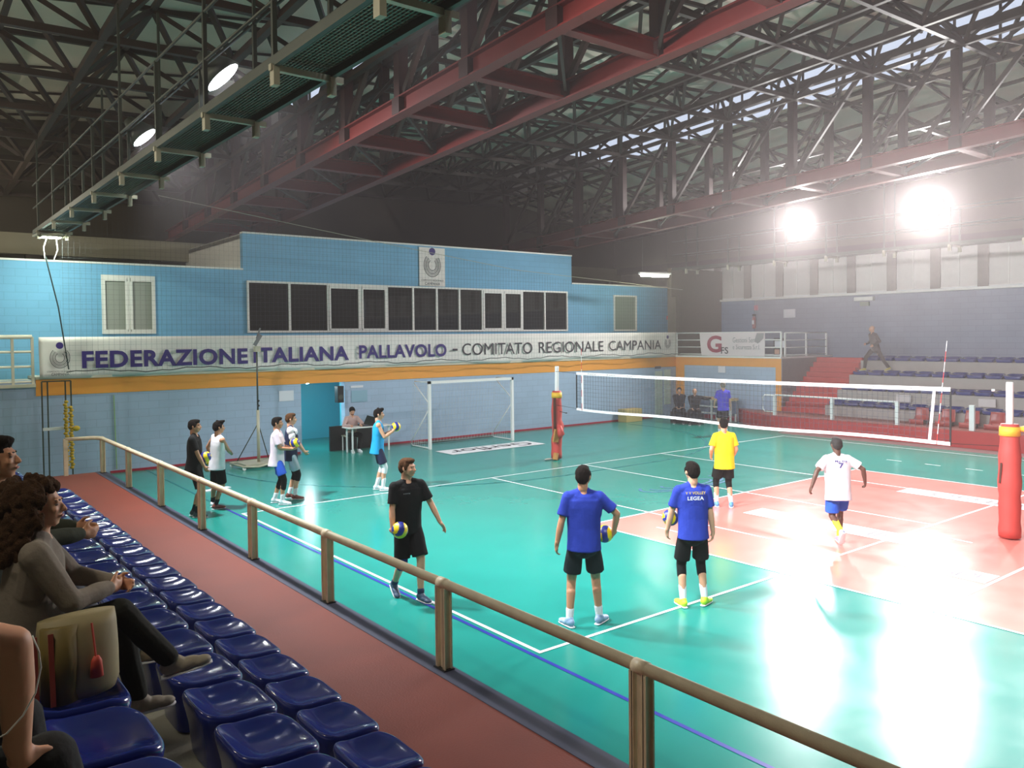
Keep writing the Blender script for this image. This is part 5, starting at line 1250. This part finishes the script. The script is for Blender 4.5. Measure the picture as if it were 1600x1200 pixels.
# 12 scorer
r12, D12 = person((5.65,15.62,0), 172, 'bearded person in dusty pink sweater sitting at the white table with a laptop', 1.78, pelvis=(0,-0.05,0.52), lean=(0,0.22), seated=True, feet=((0.12,0.42,0.085),(-0.10,0.36,0.085)), knees=((0.2,1,0.6),(-0.2,1,0.6)),
    hands=((0.15,0.40,0.82),(-0.15,0.40,0.82)), elbows=((0.8,-0.8,-0.3),(-0.8,-0.8,-0.3)), hdir=((0,1,0),(0,1,0)), hpalm=((0,0,-1),(0,0,-1)), sleeve='long', shirt=C_PINK, pants=C_BLACK, socks=(C_WHITE,0.2), shoes=SHOEW, headpitch=R(-28), skin=SKIN, voxel=0.013)
T = MB(); T.ell(D12['HP'](0,0.045,-0.07), 0.05, 0.045, 0.035, D12['HM']); fused(T, 'beard', HAIRD, r12, 0.011, 1)
# 13, 14 seated men
for (x,y,lab,hy,hd,st) in ((18.78,14.1,'seated person in dark jacket, left of the two on the bench by the corner',0,((0.08,0.36,0.62),(-0.08,0.36,0.62)),'short'),
                     (18.78,13.35,'bald seated person in dark jacket reaching an arm over the trolley',0,((0.08,0.36,0.62),(-0.62,0.18,1.0)),'bald')):
    person((x,y,0), 128, lab, 1.8, pelvis=(0,-0.02,0.52), lean=(0,0.03), seated=True, feet=((0.16,0.42,0.085),(-0.16,0.42,0.085)), knees=((0.25,1,0.6),(-0.25,1,0.6)), hands=hd, elbows=((0.9,-0.6,-0.2),(-0.9,-0.3,-0.2)),
       sleeve='long', shirt=cloth('dark_jacket',(34,32,34)), pants=cloth('dark_trousers',(36,34,34)), socks=(C_WHITE,0.18), shoes=SHOED, skin=SKIN, hairstyle=st, voxel=0.015, build=1.1)
# 15 climbing person on the far stand
r15, _ = person((22.52,8.15,2.02), 60, 'person in dark clothes and yellowish shoes striding over the seats of the far stand', 1.74, pelvis=(0,0.10,0.86), lean=(0.0,0.22), feet=((0.08,0.48,0.10),(-0.08,-0.40,0.10)), toes=(0,0), footpitch=(0,15),
    hands=((0.22,0.34,1.0),(-0.2,0.30,0.95)), sleeve='long', shirt=cloth('brown_jacket',(62,50,50)), pants=cloth('brown_trousers',(66,54,52)), socks=None, shoes=mat('yellow_shoe',(196,180,90),0.6), skin=SKIN, hairstyle='bald', voxel=0.014, face=False)
# 16 foreground woman
def wfoot(B): pass
r17, D17 = person((-4.93,-2.12,1.42), -98, 'person with long curly brown hair and grey sweater sitting in the near stand', 1.66, pelvis=(0,-0.02,0.56), lean=(0,0.10), seated=True,
    feet=((0.06,0.66,0.34),(-0.10,0.50,0.10)), knees=((0.05,0.8,1),(-0.1,0.8,1)), footpitch=(-12,0), hands=((0.06,0.36,0.80),(-0.10,0.40,0.78)), elbows=((0.9,-0.5,-0.5),(-0.9,-0.5,-0.5)), hdir=((-0.7,0.6,-0.1),(0.5,0.7,-0.1)),
    sleeve='long', shirt=C_GREY, pants=cloth('black_trousers',(30,30,26)), socks=(C_JEAN,0.2), shoes=SHOEG, skin=SKIN, hairstyle='curly', headyaw=R(-16), voxel=0.008, build=1.12, loose=1.06)
P, M = D17['HP'], D17['HM']
h = MB(); rr = random.Random(3)
h.ell(P(0,-0.06,0.03), 0.115, 0.125, 0.105, M); h.ell(P(0,-0.10,-0.10), 0.135, 0.11, 0.14, M)
for q in range(620):
    a = rr.uniform(0, 2*math.pi); z = rr.uniform(-0.27, 0.135)
    rx, ry = 0.125, 0.14
    if z > 0.02: k = math.sqrt(max(0.0, 1-((z-0.02)/0.125)**2)); rx *= k; ry *= k
    else: w_ = min(1, -z*5+0.1); rx += 0.04*w_; ry += 0.035*w_
    x = rx*math.cos(a); y = -0.055+ry*math.sin(a)
    if y > 0.035 and z < 0.070: continue
    if y > 0.062: continue
    if y > -0.01 and z < -0.10: continue
    r_ = rr.uniform(0.014, 0.028); h.ell(P(x, y, z), r_, r_, r_*1.3, M, 8, 6)
fused(h, 'hair', mat('curly_brown_hair',(64,44,28),0.9,spec=0.15,var=0.4,scale=90,bump=0.9,bscale=160), r17, 0.006, 1, 0.006, 55)
# 17 man behind her
r16, D16 = person((-5.02,-1.32,1.42), -92, 'person with short dark hair and blue-grey jeans beside the curly-haired spectator', 1.84, pelvis=(0,-0.05,0.58), lean=(0,0.12), seated=True,
    feet=((0.10,0.70,0.12),(-0.12,0.62,0.12)), knees=((0.1,0.8,1),(-0.1,0.8,1)), footpitch=(0,0), hands=((0.10,0.42,0.84),(-0.10,0.42,0.84)), elbows=((0.9,-0.5,-0.5),(-0.9,-0.5,-0.5)),
    sleeve='long', shirt=cloth('dark_green_top',(50,54,44)), pants=C_JEAN, socks=None, shoes=mat('beige_sole_shoe',(150,136,108),0.7), skin=SKIN2, hair=HAIRD, headyaw=R(-22), headpitch=R(4), voxel=0.009)
# 18 nearest person, cut by the left edge
r18, D18 = person((-5.60,-4.33,1.84), -84, 'person in dark trousers with bare forearm, cut off by the bottom left corner', 1.80, pelvis=(0,-0.04,0.50), lean=(0,0.22), seated=True,
    feet=((0.10,0.50,0.12),(-0.16,0.46,0.12)), knees=((0.1,0.8,1),(-0.1,0.8,1)), hands=((0.17,0.33,0.60),(-0.12,0.22,0.60)), elbows=((0.1,1,0.1),(-0.9,-0.5,-0.5)), hdir=((-0.2,0.3,-0.9),(0.5,0.7,-0.1)),
    sleeve='short', shirt=cloth('teal_top',(18,76,66)), pants=cloth('charcoal_trousers',(40,40,42)), socks=None, shoes=mat('teal_shoe',(20,84,72),0.6), skin=SKIN, hair=HAIRD, headpitch=R(-10), voxel=0.008, build=1.05)
c = MB(); 
# handbag on the seat beside the curly-haired person
bg = thing('handbag', (-4.80,-2.56,1.86), 'beige and olive handbag with a coral tassel standing on a third-row seat', 'handbag')
b = MB(); rings = []
for z_, wx, wy in ((1.825,0.15,0.10),(1.87,0.165,0.115),(2.0,0.165,0.105),(2.12,0.16,0.085),(2.17,0.155,0.05)): rings.append((Vector((-4.82,-2.60,z_)), Vector((wx,0.02,0)), Vector((-0.02,wy,0))))
b.loft(rings, 24); b.build('bag_body', mat('beige_leather',(150,136,100),0.6,var=0.1), bg, True)
MB().loft([(Vector((-4.90,-2.66,z_)), Vector((0.075,0.01,0)), Vector((-0.01,0.075*k,0))) for z_,k in ((1.83,1),(2.0,1.05),(2.15,0.6))], 16).build('olive_panel', mat('olive_leather',(110,92,40),0.6), bg, True)
for dx in (-0.1,-0.04): MB().bar((-4.90+dx,-2.745,1.84),(-4.90+dx,-2.71,2.14),0.02,0.008,(0,1,0)).build('red_stripe', mat('brick_red_leather',(150,60,44),0.6), bg)
MB().tube([(-4.78,-2.70,2.15),(-4.77,-2.725,2.0)],0.005,6).build('tassel_cord', mat('coral_leather',(196,72,56),0.6), bg)
MB().loft([(Vector((-4.77,-2.728,z_)), Vector((r_,0,0)), Vector((0,r_*0.7,0))) for z_,r_ in ((2.01,0.012),(1.99,0.022),(1.92,0.028))], 10).build('tassel', mat('coral_leather',(196,72,56),0.6), bg, True)
def dp(u,v,z):
    f,cx,cy = 1268.18,808.91,560.22; C0 = Vector((-5.4854,-6.6277,3.3838)); ya_,pi_ = 0.6675,-0.0271
    F = Vector((math.sin(ya_)*math.cos(pi_), math.cos(ya_)*math.cos(pi_), math.sin(pi_))); Rr = F.cross(Vector((0,0,1))).normalized(); U = Rr.cross(F)
    return C0+(Rr*((u-cx)/f)-U*((v-cy)/f)+F)*z
cd = MB(); cd.tube([dp(46,985,1.60),dp(56,1010,1.60),dp(59,1035,1.60),dp(50,1075,1.6),dp(30,1110,1.6),dp(4,1138,1.6),dp(-20,1150,1.6)],0.0016,6)
tag(cd.build('earphone_cord', M_WHITEP, None, True), 'thin white earphone cord curving over the dark clothes at the left edge', 'cord')
# ------------------------------------------------------------------ camera, world, render look
cam = bpy.data.cameras.new('camera'); co = bpy.data.objects.new('camera', cam); COL.objects.link(co)
f_, cx_, cy_ = 1268.18, 808.91, 560.22
C0 = Vector((-5.4854,-6.6277,3.3838)); yaw, pit, rol = 0.66750, -0.02710, -0.01050
fw = Vector((math.sin(yaw)*math.cos(pit), math.cos(yaw)*math.cos(pit), math.sin(pit)))
rt = fw.cross(Vector((0,0,1))).normalized(); up = rt.cross(fw)
r2 = rt*math.cos(rol)+up*math.sin(rol); u2_ = up*math.cos(rol)-rt*math.sin(rol)
co.matrix_world = Matrix(((r2.x,u2_.x,-fw.x,C0.x),(r2.y,u2_.y,-fw.y,C0.y),(r2.z,u2_.z,-fw.z,C0.z),(0,0,0,1)))
cam.sensor_width = 36; cam.lens = f_*36/1600
cam.shift_x = -(cx_-800)/1600; cam.shift_y = (cy_-600)/1600
cam.clip_start = 0.05; cam.clip_end = 200
SC.camera = co
wd = bpy.data.worlds.new('dusk_sky'); SC.world = wd; wd.use_nodes = True
wd.node_tree.nodes['Background'].inputs[0].default_value = rgb(196,206,226); wd.node_tree.nodes['Background'].inputs[1].default_value = 1.15
SC.view_settings.view_transform = 'Standard'; SC.view_settings.look = 'None'; SC.view_settings.gamma = 1; SC.view_settings.exposure = 0.12
SC.view_settings.use_curve_mapping = False
SC.cycles.use_denoising = True
SC.cycles.max_bounces = 7; SC.cycles.diffuse_bounces = 4; SC.cycles.glossy_bounces = 2; SC.cycles.transparent_max_bounces = 12; SC.cycles.sample_clamp_indirect = 6.0
SC.cycles.volume_bounces = 0; SC.cycles.caustics_reflective = False; SC.cycles.caustics_refractive = False

hz = bpy.data.materials.new('lens_glare_haze'); hz.use_nodes = True; nt = hz.node_tree; nt.nodes.clear()  # added scatter volume, stands in for lens glare around the lamps
o_ = nt.nodes.new('ShaderNodeOutputMaterial'); v_ = nt.nodes.new('ShaderNodeVolumeScatter'); v_.inputs['Density'].default_value = 0.0032; v_.inputs['Anisotropy'].default_value = 0.75; v_.inputs['Color'].default_value = (1,0.90,0.90,1)
nt.links.new(v_.outputs[0], o_.inputs['Volume'])
hb = MB().box(-14.8, 25.0, -17.8, 23.9, -0.6, 13.6).build('haze', hz); hb['kind'] = 'structure'; hb['label'] = 'added thin haze imitating lens glare around the lamps'

for o in SC.objects:
    l = o.get('label')
    if l and len(l.split()) > 16: print('LONG LABEL', o.name, l)
bpy.data.scenes.remove(SCR)
